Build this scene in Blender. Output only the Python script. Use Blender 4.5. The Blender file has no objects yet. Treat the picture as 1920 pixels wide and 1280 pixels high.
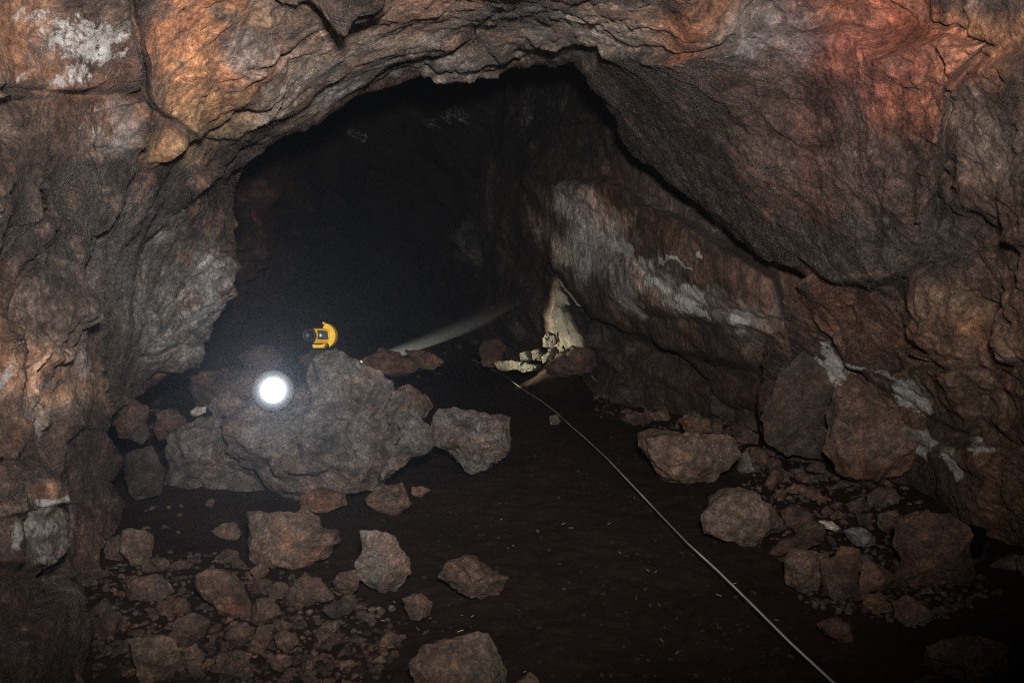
import bpy, math, random
import numpy as np
from mathutils import Vector, Matrix

# ------------------------------------------------------------------ camera, world, flash, exposure
SC = bpy.context.scene
COL = SC.collection
FPX = 1493.0                    # focal length in photo pixels (1920 wide)
CAM_H = 1.5
PITCH = math.atan(120.0 / FPX)

cam_d = bpy.data.cameras.new('camera')
cam_d.lens = 36.0 * FPX / 1920.0
cam_d.sensor_width = 36.0
cam_d.clip_start = 0.05
cam_d.clip_end = 200.0
cam = bpy.data.objects.new('camera', cam_d)
COL.objects.link(cam)
cam.location = (0, 0, CAM_H)
cam.rotation_euler = (math.pi / 2 - PITCH, 0, 0)
SC.camera = cam

world = bpy.data.worlds.new('World')
SC.world = world
world.use_nodes = True
world.node_tree.nodes['Background'].inputs['Color'].default_value = (0.5, 0.55, 0.65, 1)
world.node_tree.nodes['Background'].inputs['Strength'].default_value = 0.0

SC.view_settings.view_transform = 'Standard'
SC.view_settings.look = 'None'
SC.view_settings.exposure = 0.0
SC.view_settings.gamma = 1.0

# the photographer's flash, mounted above the lens and tipped up
fl_d = bpy.data.lights.new('camera_flash', 'SPOT')
fl_d.energy = 1850.0
fl_d.color = (1.0, 0.965, 0.925)
fl_d.spot_size = math.radians(120)
fl_d.spot_blend = 1.0
fl_d.shadow_soft_size = 0.12
fl = bpy.data.objects.new('camera_flash', fl_d)
COL.objects.link(fl)
fl.location = (0.12, -0.05, CAM_H + 0.42)
fl.rotation_euler = (math.pi / 2 + math.radians(18), 0, math.radians(7))

SC.render.engine = 'CYCLES'
cy = SC.cycles
cy.use_denoising = False       # leave the fine grain of a high-ISO flash photograph
try:
    cy.denoiser = 'OPENIMAGEDENOISE'
except Exception:
    pass
cy.max_bounces = 5
cy.diffuse_bounces = 2
cy.glossy_bounces = 2
cy.volume_bounces = 0
cy.sample_clamp_indirect = 1.5
cy.sample_clamp_direct = 5.0
cy.use_adaptive_sampling = True
SC.cycles.filter_width = 1.15

# ------------------------------------------------------------------ pixel <-> space
CAMP = np.array([0, 0, CAM_H])
FWD = np.array([0, math.cos(PITCH), -math.sin(PITCH)])
UPV = np.array([0, math.sin(PITCH), math.cos(PITCH)])
RGT = np.array([1.0, 0, 0])


def at(px, py, D):
    """photo pixel (1920x1280) and depth along the view axis -> world point(s)"""
    px = np.asarray(px, float); py = np.asarray(py, float); D = np.asarray(D, float)
    a = ((px - 960) / FPX * D)[..., None]
    b = ((640 - py) / FPX * D)[..., None]
    return CAMP + D[..., None] * FWD + a * RGT + b * UPV


def gdepth(py):
    """depth of the flat cave floor under a photo row"""
    return CAM_H / (math.sin(PITCH) - (640 - py) / FPX * math.cos(PITCH))


# ------------------------------------------------------------------ noise (numpy)
def _h(ix, iy, iz, s):
    with np.errstate(over='ignore'):
        n = (ix.astype(np.uint32) * np.uint32(374761393) + iy.astype(np.uint32) * np.uint32(668265263)
             + iz.astype(np.uint32) * np.uint32(2147483647) + np.uint32((s * 1274126177) & 0xffffffff))
        n = (n ^ (n >> np.uint32(13))) * np.uint32(1274126177)
        n = (n ^ (n >> np.uint32(15))) * np.uint32(2246822519)
        return n ^ (n >> np.uint32(16))


def _hf(ix, iy, iz, s):
    return _h(ix, iy, iz, s).astype(np.float64) / 4294967295.0


def vnoise(p, s=0):
    """smooth gradient noise, about -1..1"""
    i = np.floor(p).astype(np.int64)
    f = p - i
    u = f * f * f * (f * (f * 6 - 15) + 10)
    out = 0.0
    for dx in (0, 1):
        wx = u[:, 0] if dx else 1 - u[:, 0]
        for dy in (0, 1):
            wy = u[:, 1] if dy else 1 - u[:, 1]
            for dz in (0, 1):
                wz = u[:, 2] if dz else 1 - u[:, 2]
                h = _h(i[:, 0] + dx, i[:, 1] + dy, i[:, 2] + dz, s)
                gx = (h & np.uint32(1023)).astype(float) / 511.5 - 1
                gy = ((h >> np.uint32(10)) & np.uint32(1023)).astype(float) / 511.5 - 1
                gz = ((h >> np.uint32(20)) & np.uint32(1023)).astype(float) / 511.5 - 1
                out = out + wx * wy * wz * (gx * (f[:, 0] - dx) + gy * (f[:, 1] - dy) + gz * (f[:, 2] - dz))
    return out * 1.3


def fbm(p, octv=4, s=0, gain=0.5):
    a, o = 1.0, 0.0
    for k in range(octv):
        o = o + a * vnoise(p * (2.03 ** k) + 17.3 * k, s + k)
        a *= gain
    return o


def facets(p, s=0, sharp=22.0, tilt=1.0, step=0.5):
    """broken-rock field: every Voronoi cell is a tilted plane"""
    i = np.floor(p).astype(np.int64)
    num = np.zeros(len(p)); den = np.zeros(len(p)) + 1e-12
    d1 = np.full(len(p), 9.0); d2 = np.full(len(p), 9.0)
    for dx in (-1, 0, 1):
        for dy in (-1, 0, 1):
            for dz in (-1, 0, 1):
                jx, jy, jz = i[:, 0] + dx, i[:, 1] + dy, i[:, 2] + dz
                h1 = _h(jx, jy, jz, s); h2 = _h(jx, jy, jz, s + 71)
                cx = jx + (h1 & np.uint32(1023)) / 1023.0
                cyy = jy + ((h1 >> np.uint32(10)) & np.uint32(1023)) / 1023.0
                cz = jz + ((h1 >> np.uint32(20)) & np.uint32(1023)) / 1023.0
                ex, ey, ez = p[:, 0] - cx, p[:, 1] - cyy, p[:, 2] - cz
                d = np.sqrt(ex * ex + ey * ey + ez * ez)
                tx = (h2 & np.uint32(255)) / 127.5 - 1
                ty = ((h2 >> np.uint32(8)) & np.uint32(255)) / 127.5 - 1
                tz = ((h2 >> np.uint32(16)) & np.uint32(255)) / 127.5 - 1
                o = ((h2 >> np.uint32(24)) & np.uint32(255)) / 127.5 - 1
                v = tilt * (tx * ex + ty * ey + tz * ez) + step * o
                w = np.exp(-sharp * d)
                num += w * v; den += w
                n1 = np.minimum(d1, d)
                d2 = np.where(d < d1, d1, np.minimum(d2, d))
                d1 = n1
    return num / den, d2 - d1


def tps(ctrl):
    """thin-plate depth surface through (px, py, depth) points; returns a function"""
    c = np.array(ctrl, float)
    X = c[:, :2] / 500.0; y = np.log(c[:, 2]); n = len(c)

    def U(r2):
        return 0.5 * r2 * np.log(r2 + 1e-9)
    d2 = ((X[:, None] - X[None]) ** 2).sum(-1)
    A = np.zeros((n + 3, n + 3))
    A[:n, :n] = U(d2) + np.eye(n) * 0.002
    A[:n, n] = 1; A[:n, n + 1:] = X; A[n, :n] = 1; A[n + 1:, :n] = X.T
    w = np.linalg.solve(A, np.concatenate([y, np.zeros(3)]))

    def f(px, py):
        q = np.stack([px, py], -1) / 500.0
        out = w[n] + q @ w[n + 1:]
        for k in range(n):
            out = out + w[k] * U(((q - X[k]) ** 2).sum(-1))
        return np.exp(out)
    return f


def in_poly(px, py, poly):
    ins = np.zeros(px.shape, bool)
    n = len(poly)
    for k in range(n):
        x1, y1 = poly[k]; x2, y2 = poly[(k + 1) % n]
        if y1 == y2:
            continue
        c = ((y1 > py) != (y2 > py)) & (px < (x2 - x1) * (py - y1) / (y2 - y1) + x1)
        ins ^= c
    return ins


def d_line(px, py, pts, closed=False):
    d = np.full(px.shape, 1e9)
    seg = list(zip(pts[:-1], pts[1:]))
    if closed:
        seg.append((pts[-1], pts[0]))
    for (x1, y1), (x2, y2) in seg:
        vx, vy = x2 - x1, y2 - y1
        L = vx * vx + vy * vy + 1e-9
        t = np.clip(((px - x1) * vx + (py - y1) * vy) / L, 0, 1)
        d = np.minimum(d, np.hypot(px - x1 - t * vx, py - y1 - t * vy))
    return d


def sstep(a, b, x):
    t = np.clip((x - a) / (b - a), 0, 1)
    return t * t * (3 - 2 * t)


# ------------------------------------------------------------------ object helpers
def mesh_obj(name, verts, faces, mat, parent=None, origin=None, smooth=True, tint=None, crust=None):
    verts = np.asarray(verts, float)
    if origin is None:
        origin = np.zeros(3)
    me = bpy.data.meshes.new(name)
    faces_np = None
    if isinstance(faces, np.ndarray):
        faces_np = faces
        v = verts - origin
        me.vertices.add(len(v)); me.vertices.foreach_set('co', v.astype(np.float32).ravel())
        k = faces.shape[1]
        me.loops.add(faces.size); me.loops.foreach_set('vertex_index', faces.astype(np.int32).ravel())
        me.polygons.add(len(faces))
        me.polygons.foreach_set('loop_start', (np.arange(len(faces)) * k).astype(np.int32))
        me.update(calc_edges=True)
        me.validate()
    else:
        me.from_pydata([tuple(x) for x in (verts - origin)], [], [tuple(f) for f in faces])
    me.polygons.foreach_set('use_smooth', [smooth] * len(me.polygons))
    if tint is not None:
        a = me.attributes.new('tint', 'FLOAT_COLOR', 'POINT')
        t = np.ones((len(verts), 4), np.float32); t[:, :3] = tint
        a.data.foreach_set('color', t.ravel())
    if crust is not None:
        a = me.attributes.new('crust', 'FLOAT', 'POINT')
        a.data.foreach_set('value', np.broadcast_to(np.asarray(crust, np.float32), (len(verts),)).copy())
    me.materials.append(mat)
    o = bpy.data.objects.new(name, me)
    COL.objects.link(o)
    o.location = tuple(origin)
    if parent is not None:
        o.parent = parent
    return o


def tag(o, label=None, cat=None, group=None, kind=None):
    if label: o['label'] = label
    if cat: o['category'] = cat
    if group: o['group'] = group
    if kind: o['kind'] = kind
    return o


def empty(name, loc, rot=(0, 0, 0)):
    o = bpy.data.objects.new(name, None)
    COL.objects.link(o)
    o.location = loc; o.rotation_euler = rot
    o.empty_display_size = 0.1
    return o


# ------------------------------------------------------------------ materials
def new_mat(name):
    m = bpy.data.materials.new(name); m.use_nodes = True
    nt = m.node_tree
    for n in list(nt.nodes):
        if n.type not in ('OUTPUT_MATERIAL', 'BSDF_PRINCIPLED'):
            nt.nodes.remove(n)
    return m, nt, nt.nodes['Principled BSDF']


def nd(nt, typ, **kw):
    n = nt.nodes.new(typ)
    for k, v in kw.items():
        if k in n.inputs.keys():
            n.inputs[k].default_value = v
        else:
            setattr(n, k, v)
    return n


def ramp(nt, src, stops):
    r = nt.nodes.new('ShaderNodeValToRGB')
    e = r.color_ramp.elements
    e[0].position, e[0].color = stops[0][0], stops[0][1]
    e[1].position, e[1].color = stops[-1][0], stops[-1][1]
    for p, c in stops[1:-1]:
        x = e.new(p); x.color = c
    nt.links.new(src, r.inputs[0])
    return r.outputs[0]


def g(v):
    return (v, v, v, 1)


def mixc(nt, fac, a, b, mode='MIX'):
    m = nt.nodes.new('ShaderNodeMix'); m.data_type = 'RGBA'; m.blend_type = mode
    m.clamp_result = False
    for sock, val in ((m.inputs[0], fac), (m.inputs[6], a), (m.inputs[7], b)):
        if hasattr(val, 'is_linked'):
            nt.links.new(val, sock)
        else:
            sock.default_value = val
    return m.outputs[2]


def rock_material(name, scale=1.0, bump=1.0, wet=0.5, flecks=1.0, aniso=(1, 1, 1), rot=(0, 0, 0)):
    m, nt, b = new_mat(name)
    L = nt.links
    geo = nd(nt, 'ShaderNodeNewGeometry')
    mp = nd(nt, 'ShaderNodeMapping'); mp.inputs['Rotation'].default_value = rot
    mp.inputs['Scale'].default_value = tuple(a * scale for a in aniso)
    L.new(geo.outputs['Position'], mp.inputs['Vector'])
    P = mp.outputs[0]

    def noise(sc, det=6, rough=0.6, dist=0.0):
        n = nd(nt, 'ShaderNodeTexNoise'); n.inputs['Scale'].default_value = sc
        n.inputs['Detail'].default_value = det; n.inputs['Roughness'].default_value = rough
        n.inputs['Distortion'].default_value = dist
        L.new(P, n.inputs['Vector']); return n
    at_t = nd(nt, 'ShaderNodeAttribute', attribute_name='tint')
    at_c = nd(nt, 'ShaderNodeAttribute', attribute_name='crust')
    n1 = noise(2.2, 8, 0.65, 0.6)
    n2 = noise(9.0, 8, 0.7, 0.4)
    n3 = noise(38.0, 6, 0.7)
    n4 = noise(1.1, 5, 0.6, 1.0)
    c = mixc(nt, 1.0, at_t.outputs['Color'], ramp(nt, n1.outputs[0], [(0.32, g(0.42)), (0.5, g(1.0)), (0.70, g(1.6))]), 'MULTIPLY')
    c = mixc(nt, 1.0, c, ramp(nt, n2.outputs[0], [(0.30, g(0.30)), (0.5, g(0.92)), (0.70, g(1.85))]), 'MULTIPLY')
    c = mixc(nt, 1.0, c, ramp(nt, n3.outputs[0], [(0.32, g(0.38)), (0.52, g(1.0)), (0.70, g(1.85))]), 'MULTIPLY')
    # rust and grey drift
    c = mixc(nt, ramp(nt, n4.outputs[0], [(0.45, g(0)), (0.7, g(0.75))]), c,
             mixc(nt, 1.0, c, (1.35, 0.85, 0.6, 1), 'MULTIPLY'))
    n5 = noise(5.0, 6, 0.7, 0.8)
    c = mixc(nt, ramp(nt, n5.outputs[0], [(0.52, g(0)), (0.68, g(0.6))]), c,
             mixc(nt, 1.0, c, (0.75, 0.86, 0.98, 1), 'MULTIPLY'))
    # pale mineral crust, broken up by fine noise
    n6 = noise(14.0, 8, 0.75, 1.2)
    add = nd(nt, 'ShaderNodeMath', operation='ADD')
    n7 = noise(46.0, 5, 0.7, 0.6)
    mx_ = nd(nt, 'ShaderNodeMix'); mx_.data_type = 'FLOAT'; mx_.inputs[0].default_value = 0.38
    L.new(n6.outputs[0], mx_.inputs[2]); L.new(n7.outputs[0], mx_.inputs[3])
    L.new(mx_.outputs[0], add.inputs[0]); L.new(at_c.outputs['Fac'], add.inputs[1])
    cf = ramp(nt, add.outputs[0], [(0.86, g(0)), (0.97, g(0.95))])
    c = mixc(nt, cf, c, mixc(nt, n3.outputs[0], (0.30, 0.28, 0.26, 1), (0.72, 0.69, 0.65, 1)))
    # scattered bright mineral flecks
    vf = nd(nt, 'ShaderNodeTexVoronoi'); vf.inputs['Scale'].default_value = 48.0
    L.new(P, vf.inputs['Vector'])
    fl1 = ramp(nt, vf.outputs['Distance'], [(0.08, g(1)), (0.13, g(0))])
    fl2 = ramp(nt, n4.outputs[0], [(0.55, g(0)), (0.62, g(1))])
    ff = nd(nt, 'ShaderNodeMath', operation='MULTIPLY'); L.new(fl1, ff.inputs[0]); L.new(fl2, ff.inputs[1])
    ff2 = nd(nt, 'ShaderNodeMath', operation='MULTIPLY'); L.new(ff.outputs[0], ff2.inputs[0]); ff2.inputs[1].default_value = 0.7 * flecks
    c = mixc(nt, ff2.outputs[0], c, (0.6, 0.56, 0.5, 1))
    L.new(c, b.inputs['Base Color'])
    rr = ramp(nt, n2.outputs[0], [(0.3, g(0.78 - 0.62 * wet)), (0.7, g(0.88 - 0.40 * wet))])
    L.new(rr, b.inputs['Roughness'])
    b.inputs['Specular IOR Level'].default_value = 0.35 + 0.3 * wet
    cw = nd(nt, 'ShaderNodeMath', operation='MULTIPLY'); cw.inputs[1].default_value = 0.7 * wet
    L.new(ramp(nt, n1.outputs[0], [(0.42, g(0)), (0.58, g(1))]), cw.inputs[0])
    L.new(cw.outputs[0], b.inputs['Coat Weight'])
    b.inputs['Coat Roughness'].default_value = 0.24
    # relief finer than the mesh
    bm1 = noise(13.0, 12, 0.72, 0.3)
    rg = nd(nt, 'ShaderNodeTexNoise', noise_type='RIDGED_MULTIFRACTAL'); rg.inputs['Scale'].default_value = 6.0
    rg.inputs['Detail'].default_value = 8; rg.inputs['Roughness'].default_value = 0.6
    L.new(P, rg.inputs['Vector'])
    s1 = nd(nt, 'ShaderNodeMath', operation='MULTIPLY_ADD'); s1.inputs[1].default_value = -0.12
    L.new(rg.outputs[0], s1.inputs[0]); L.new(bm1.outputs[0], s1.inputs[2])
    bp = nd(nt, 'ShaderNodeBump'); bp.inputs['Strength'].default_value = 1.0
    bp.inputs['Distance'].default_value = 0.075 * bump
    L.new(s1.outputs[0], bp.inputs['Height'])
    bp2 = nd(nt, 'ShaderNodeBump'); bp2.inputs['Strength'].default_value = 0.8
    bp2.inputs['Distance'].default_value = 0.020 * bump
    L.new(n3.outputs[0], bp2.inputs['Height']); L.new(bp.outputs[0], bp2.inputs['Normal'])
    L.new(bp2.outputs[0], b.inputs['Normal']); L.new(bp.outputs[0], b.inputs['Coat Normal'])
    return m


def plain_mat(name, col, rough=0.5, var=0.25, sc=30, metal=0.0, emit=None, bump=0.0):
    m, nt, b = new_mat(name)
    tc = nd(nt, 'ShaderNodeTexCoord')
    n = nd(nt, 'ShaderNodeTexNoise'); n.inputs['Scale'].default_value = sc; n.inputs['Detail'].default_value = 5
    nt.links.new(tc.outputs['Object'], n.inputs['Vector'])
    lo = tuple(c * (1 - var) for c in col) + (1,); hi = tuple(c * (1 + var) for c in col) + (1,)
    nt.links.new(ramp(nt, n.outputs[0], [(0.3, lo), (0.7, hi)]), b.inputs['Base Color'])
    b.inputs['Roughness'].default_value = rough; b.inputs['Metallic'].default_value = metal
    if bump:
        bp = nd(nt, 'ShaderNodeBump'); bp.inputs['Distance'].default_value = bump
        nt.links.new(n.outputs[0], bp.inputs['Height']); nt.links.new(bp.outputs[0], b.inputs['Normal'])
    if emit:
        b.inputs['Emission Color'].default_value = tuple(emit[0]) + (1,)
        b.inputs['Emission Strength'].default_value = emit[1]
    return m


M_CAVE = rock_material('cave_rock', 1.0, 1.0, 0.75)
M_SLAB = rock_material('streaked_rock', 1.0, 0.9, 0.35, 0.3, aniso=(1.0, 1.0, 0.45), rot=(0, math.radians(-38), 0))
M_REAR = rock_material('dull_dark_rock', 1.0, 0.8, 0.0, 0.0)
M_STONE = rock_material('loose_rock', 1.8, 0.62, 0.35, 0.3)

# ------------------------------------------------------------------ cave shells
ORANGE = (0.50, 0.22, 0.105); OCHRE = (0.40, 0.26, 0.13); RED = (0.40, 0.145, 0.08); RUST = (0.165, 0.085, 0.052)
BROWN = (0.068, 0.042, 0.031); DARK = (0.036, 0.027, 0.023); GREY = (0.25, 0.235, 0.22); PALE = (0.36, 0.33, 0.30)
TAN = (0.52, 0.415, 0.33); NEAR_BLACK = (0.010, 0.0085, 0.0085); PURPLE = (0.20, 0.15, 0.15)  # the near-black is the deepest rock tone, mostly for the rear wall


def colour(px, py, P, base, blobs, seed):
    wx = 45 * fbm(P * 1.6, 4, seed) ; wy = 45 * fbm(P * 1.6 + 31, 4, seed + 9)
    qx, qy = px + wx, py + wy
    brk = 0.06 + 0.24 * fbm(P * 5.0 + 3, 5, seed + 20, 0.75)
    c = np.tile(np.array(base, float), (len(px), 1))
    for (cx, cyy, rx, ry, ang, col, wt) in blobs:
        a = math.radians(ang); ca, sa = math.cos(a), math.sin(a)
        u = ((qx - cx) * ca + (qy - cyy) * sa) / rx; v = (-(qx - cx) * sa + (qy - cyy) * ca) / ry
        w = sstep(1.45, 0.35, np.hypot(u, v))
        w = (wt * sstep(0.12, 0.88, w * 0.85 + brk))[:, None]
        c = c * (1 - w) + np.array(col) * w
    return c


def crusts(px, py, P, blobs, seed):
    wx = 22 * fbm(P * 3.5, 4, seed); wy = 22 * fbm(P * 3.5 + 31, 4, seed + 9)
    qx, qy = px + wx, py + wy
    c = np.zeros(len(px))
    for (cx, cyy, rx, ry, ang, wt) in blobs:
        a = math.radians(ang); ca, sa = math.cos(a), math.sin(a)
        u = ((qx - cx) * ca + (qy - cyy) * sa) / rx; v = (-(qx - cx) * sa + (qy - cyy) * ca) / ry
        c = np.maximum(c, wt * sstep(1.3, 0.3, np.hypot(u, v)))
    return c


def shell(step, box, depth, hole=None, keep=None, blocks=(), cracks=(), relief=(0.15, 0.075, 0.032), seed=1,
          stretch=None, rim=True, calm=()):
    """a sheet of rock modelled over the picture's directions at its real distances"""
    x0, y0, x1, y1 = box
    # fine inside the photographed field, coarser where the chamber wraps on past it
    xs = np.concatenate([np.arange(x0, -60, 9.0), np.arange(max(x0, -60), min(x1, 1980) + 1, step), np.arange(1990, x1 + 1, 9.0)])
    ys = np.concatenate([np.arange(y0, -60, 9.0), np.arange(max(y0, -60), y1 + 1, step)])
    W, H = len(xs), len(ys)
    gx, gy = np.meshgrid(xs, ys)
    px, py = gx.ravel().copy(), gy.ravel().copy()
    D = depth(px, py)
    P0 = at(px, py, D)
    # irregular joints: warp the picture plane before reading blocks and cracks
    wx = 9 * fbm(P0 * 3.0, 3, seed + 40) + 14 * vnoise(P0 * 0.9, seed + 44)
    wy = 9 * fbm(P0 * 3.0 + 50, 3, seed + 41) + 14 * vnoise(P0 * 0.9 + 20, seed + 45)
    qx, qy = px + wx * 0.6, py + wy * 0.6
    off = np.zeros(len(px))
    for (poly, dz, wd) in blocks:
        ins = in_poly(qx, qy, poly)
        d = d_line(qx, qy, poly, True)
        s = np.where(ins, d, -d)
        off += dz * sstep(-wd, wd, s)
    for (pts, dp, wd) in cracks:
        d = d_line(qx, qy, pts)
        off += dp * np.exp(-(d / wd) ** 2)
    D = D + off
    P = at(px, py, D)
    Pg = P.reshape(H, W, 3)
    du = np.gradient(at(px, py, depth(px, py)).reshape(H, W, 3), axis=1); dv = np.gradient(at(px, py, depth(px, py)).reshape(H, W, 3), axis=0)
    N = np.cross(dv, du); N /= np.linalg.norm(N, axis=2, keepdims=True) + 1e-12
    N = N.reshape(-1, 3)
    toc = CAMP - P
    flip = np.sign((N * toc).sum(1)); flip[flip == 0] = 1
    N = N * flip[:, None]
    # keep displacement mostly along the surface normal, eased where it is seen edge-on
    Q = P if stretch is None else stretch(P)
    wv = np.stack([fbm(Q * 1.3 + 7, 3, seed + 60), fbm(Q * 1.3 + 27, 3, seed + 61), fbm(Q * 1.3 + 47, 3, seed + 62)], 1)
    Qw = Q + 0.13 * wv + 0.02 * np.stack([fbm(Q * 9 + 3, 2, seed + 63), fbm(Q * 9 + 33, 2, seed + 64), fbm(Q * 9 + 63, 2, seed + 65)], 1)
    a, ca = facets(Qw / 0.95, seed + 1, 30, 1.0, 0.4)
    b, cb = facets(Qw / 0.36, seed + 2, 30, 1.0, 0.4)
    c, cc = facets(Qw / 0.13, seed + 3, 22, 1.0, 0.4)
    e_, _ = facets(Qw / 0.055, seed + 4, 16, 1.0, 0.4)
    amp = 0.45 + 0.75 * sstep(-0.3, 0.5, vnoise(P * 0.8, seed + 90))
    quiet = np.ones(len(px))
    for (poly, k, wd) in calm:
        d = d_line(qx, qy, poly, True)
        quiet *= 1 - (1 - k) * sstep(-wd, wd, np.where(in_poly(qx, qy, poly), d, -d))
    look = toc / np.linalg.norm(toc, axis=1, keepdims=True)
    amp2 = np.clip(1.9 * np.abs((N * look).sum(1)), 0.3, 1.0)
    disp = quiet * (relief[0] * a + amp * relief[1] * b) + (0.45 + 0.55 * quiet) * amp * amp2 * (relief[2] * c + 0.42 * relief[2] * e_)
    disp -= quiet * (0.03 * np.exp(-(ca / 0.03) ** 2) * sstep(-0.1, 0.3, vnoise(P * 1.7, seed + 95)))
    disp += relief[2] * 0.5 * fbm(Qw * 7.0, 5, seed + 70, 0.65)
    P = P + N * disp[:, None]
    idx = np.arange(W * H).reshape(H, W)
    F = np.stack([idx[:-1, :-1], idx[1:, :-1], idx[1:, 1:], idx[:-1, 1:]], -1).reshape(-1, 4)
    fx, fy = px[F].mean(1), py[F].mean(1)
    m = np.ones(len(F), bool)
    wob = np.stack([qx, qy], 1)[F].mean(1) - np.stack([px, py], 1)[F].mean(1)
    jx, jy = fx + 0.5 * wob[:, 0], fy + 0.5 * wob[:, 1]
    if hole is not None: m &= ~in_poly(jx, jy, hole)
    if keep is not None: m &= in_poly(jx, jy, keep)
    F = F[m]
    V = P; VX, VY, VD = px, py, D
    if rim:
        e = np.concatenate([F[:, [0, 1]], F[:, [1, 2]], F[:, [2, 3]], F[:, [3, 0]]])
        fi = np.tile(np.arange(len(F)), 4)
        key = np.sort(e, 1); k64 = key[:, 0] * (W * H) + key[:, 1]
        _, inv, cnt = np.unique(k64, return_inverse=True, return_counts=True)
        be = e[cnt[inv] == 1]; bf = fi[cnt[inv] == 1]
        on = (px[be] <= xs[0] + 0.1) | (px[be] >= xs[-1] - 0.1) | (py[be] <= ys[0] + 0.1) | (py[be] >= ys[-1] - 0.1)
        keepb = ~on.all(1)
        be, bf = be[keepb], bf[keepb]
        bv = np.unique(be)
        # direction back into the rock, smoothed along the edge
        dirx = np.zeros(W * H); diry = np.zeros(W * H)
        fcx, fcy = px[F[bf]].mean(1), py[F[bf]].mean(1)
        for k in (0, 1):
            np.add.at(dirx, be[:, k], fcx - px[be[:, k]]); np.add.at(diry, be[:, k], fcy - py[be[:, k]])
        for _ in range(12):
            ax = np.zeros(W * H); ay = np.zeros(W * H)
            np.add.at(ax, be[:, 0], dirx[be[:, 1]]); np.add.at(ax, be[:, 1], dirx[be[:, 0]])
            np.add.at(ay, be[:, 0], diry[be[:, 1]]); np.add.at(ay, be[:, 1], diry[be[:, 0]])
            dirx[bv] = 0.5 * dirx[bv] + 0.5 * ax[bv]; diry[bv] = 0.5 * diry[bv] + 0.5 * ay[bv]
            nn = np.hypot(dirx, diry) + 1e-9; dirx /= nn; diry /= nn
        remap = np.full(W * H, -1, np.int64)
        prev = bv.copy()
        for row, (dd, sh) in enumerate(((0.10, 3), (0.28, 12), (0.6, 30), (1.1, 60), (1.8, 100))):
            base = len(V)
            nx = px[bv] + dirx[bv] * sh; ny = py[bv] + diry[bv] * sh
            dep = np.linalg.norm(P[bv] - CAMP, axis=1)
            # real depth along the axis of the displaced rim vertex
            dax = ((P[bv] - CAMP) @ FWD) + dd
            Vn = at(nx, ny, dax)
            Vn = Vn + 0.05 * np.stack([vnoise(Vn * 4, 5), vnoise(Vn * 4 + 9, 6), vnoise(Vn * 4 + 19, 7)], 1) * (row > 0)
            V = np.concatenate([V, Vn]); VX = np.concatenate([VX, nx]); VY = np.concatenate([VY, ny])
            remap_new = np.full(W * H, -1, np.int64); remap_new[bv] = base + np.arange(len(bv))
            pa = be if row == 0 else remap[be]
            pb = remap_new[be]
            F = np.concatenate([F, np.stack([pa[:, 1], pa[:, 0], pb[:, 0], pb[:, 1]], 1)])
            remap = remap_new
    return V, F, VX, VY


def compact(V, F, *arr):
    u, inv = np.unique(F, return_inverse=True)
    return (V[u], inv.reshape(F.shape)) + tuple(a[u] for a in arr)


# --- front vault: left wall, roof and right wall of the near chamber, in one piece of geometry
HOLE = [(150, 1420), (140, 1280), (158, 1180), (196, 1100), (190, 1040), (226, 985), (236, 940), (210, 905), (238, 862), (205, 812), (214, 768),
        (250, 748), (300, 718), (338, 688), (362, 655), (388, 618), (412, 580), (432, 545), (446, 500), (443, 450), (438, 395), (444, 350), (458, 312), (478, 285),
        (520, 266), (560, 250), (600, 232), (632, 210), (655, 190), (690, 178), (745, 165), (790, 146), (830, 143), (870, 143), (905, 147), (935, 144), (958, 132), (985, 122), (1020, 117),
        (1050, 119), (1080, 132), (1100, 152), (1125, 190), (1155, 235), (1200, 290), (1255, 335), (1310, 385), (1360, 425), (1400, 452), (1440, 480), (1475, 500), (1510, 520), (1470, 560), (1440, 640), (1430, 760), (1440, 850),
        (1540, 915), (1680, 1000), (1780, 1065), (1860, 1085), (1960, 1100), (2200, 1160), (2500, 1300), (2600, 1420)]
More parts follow.
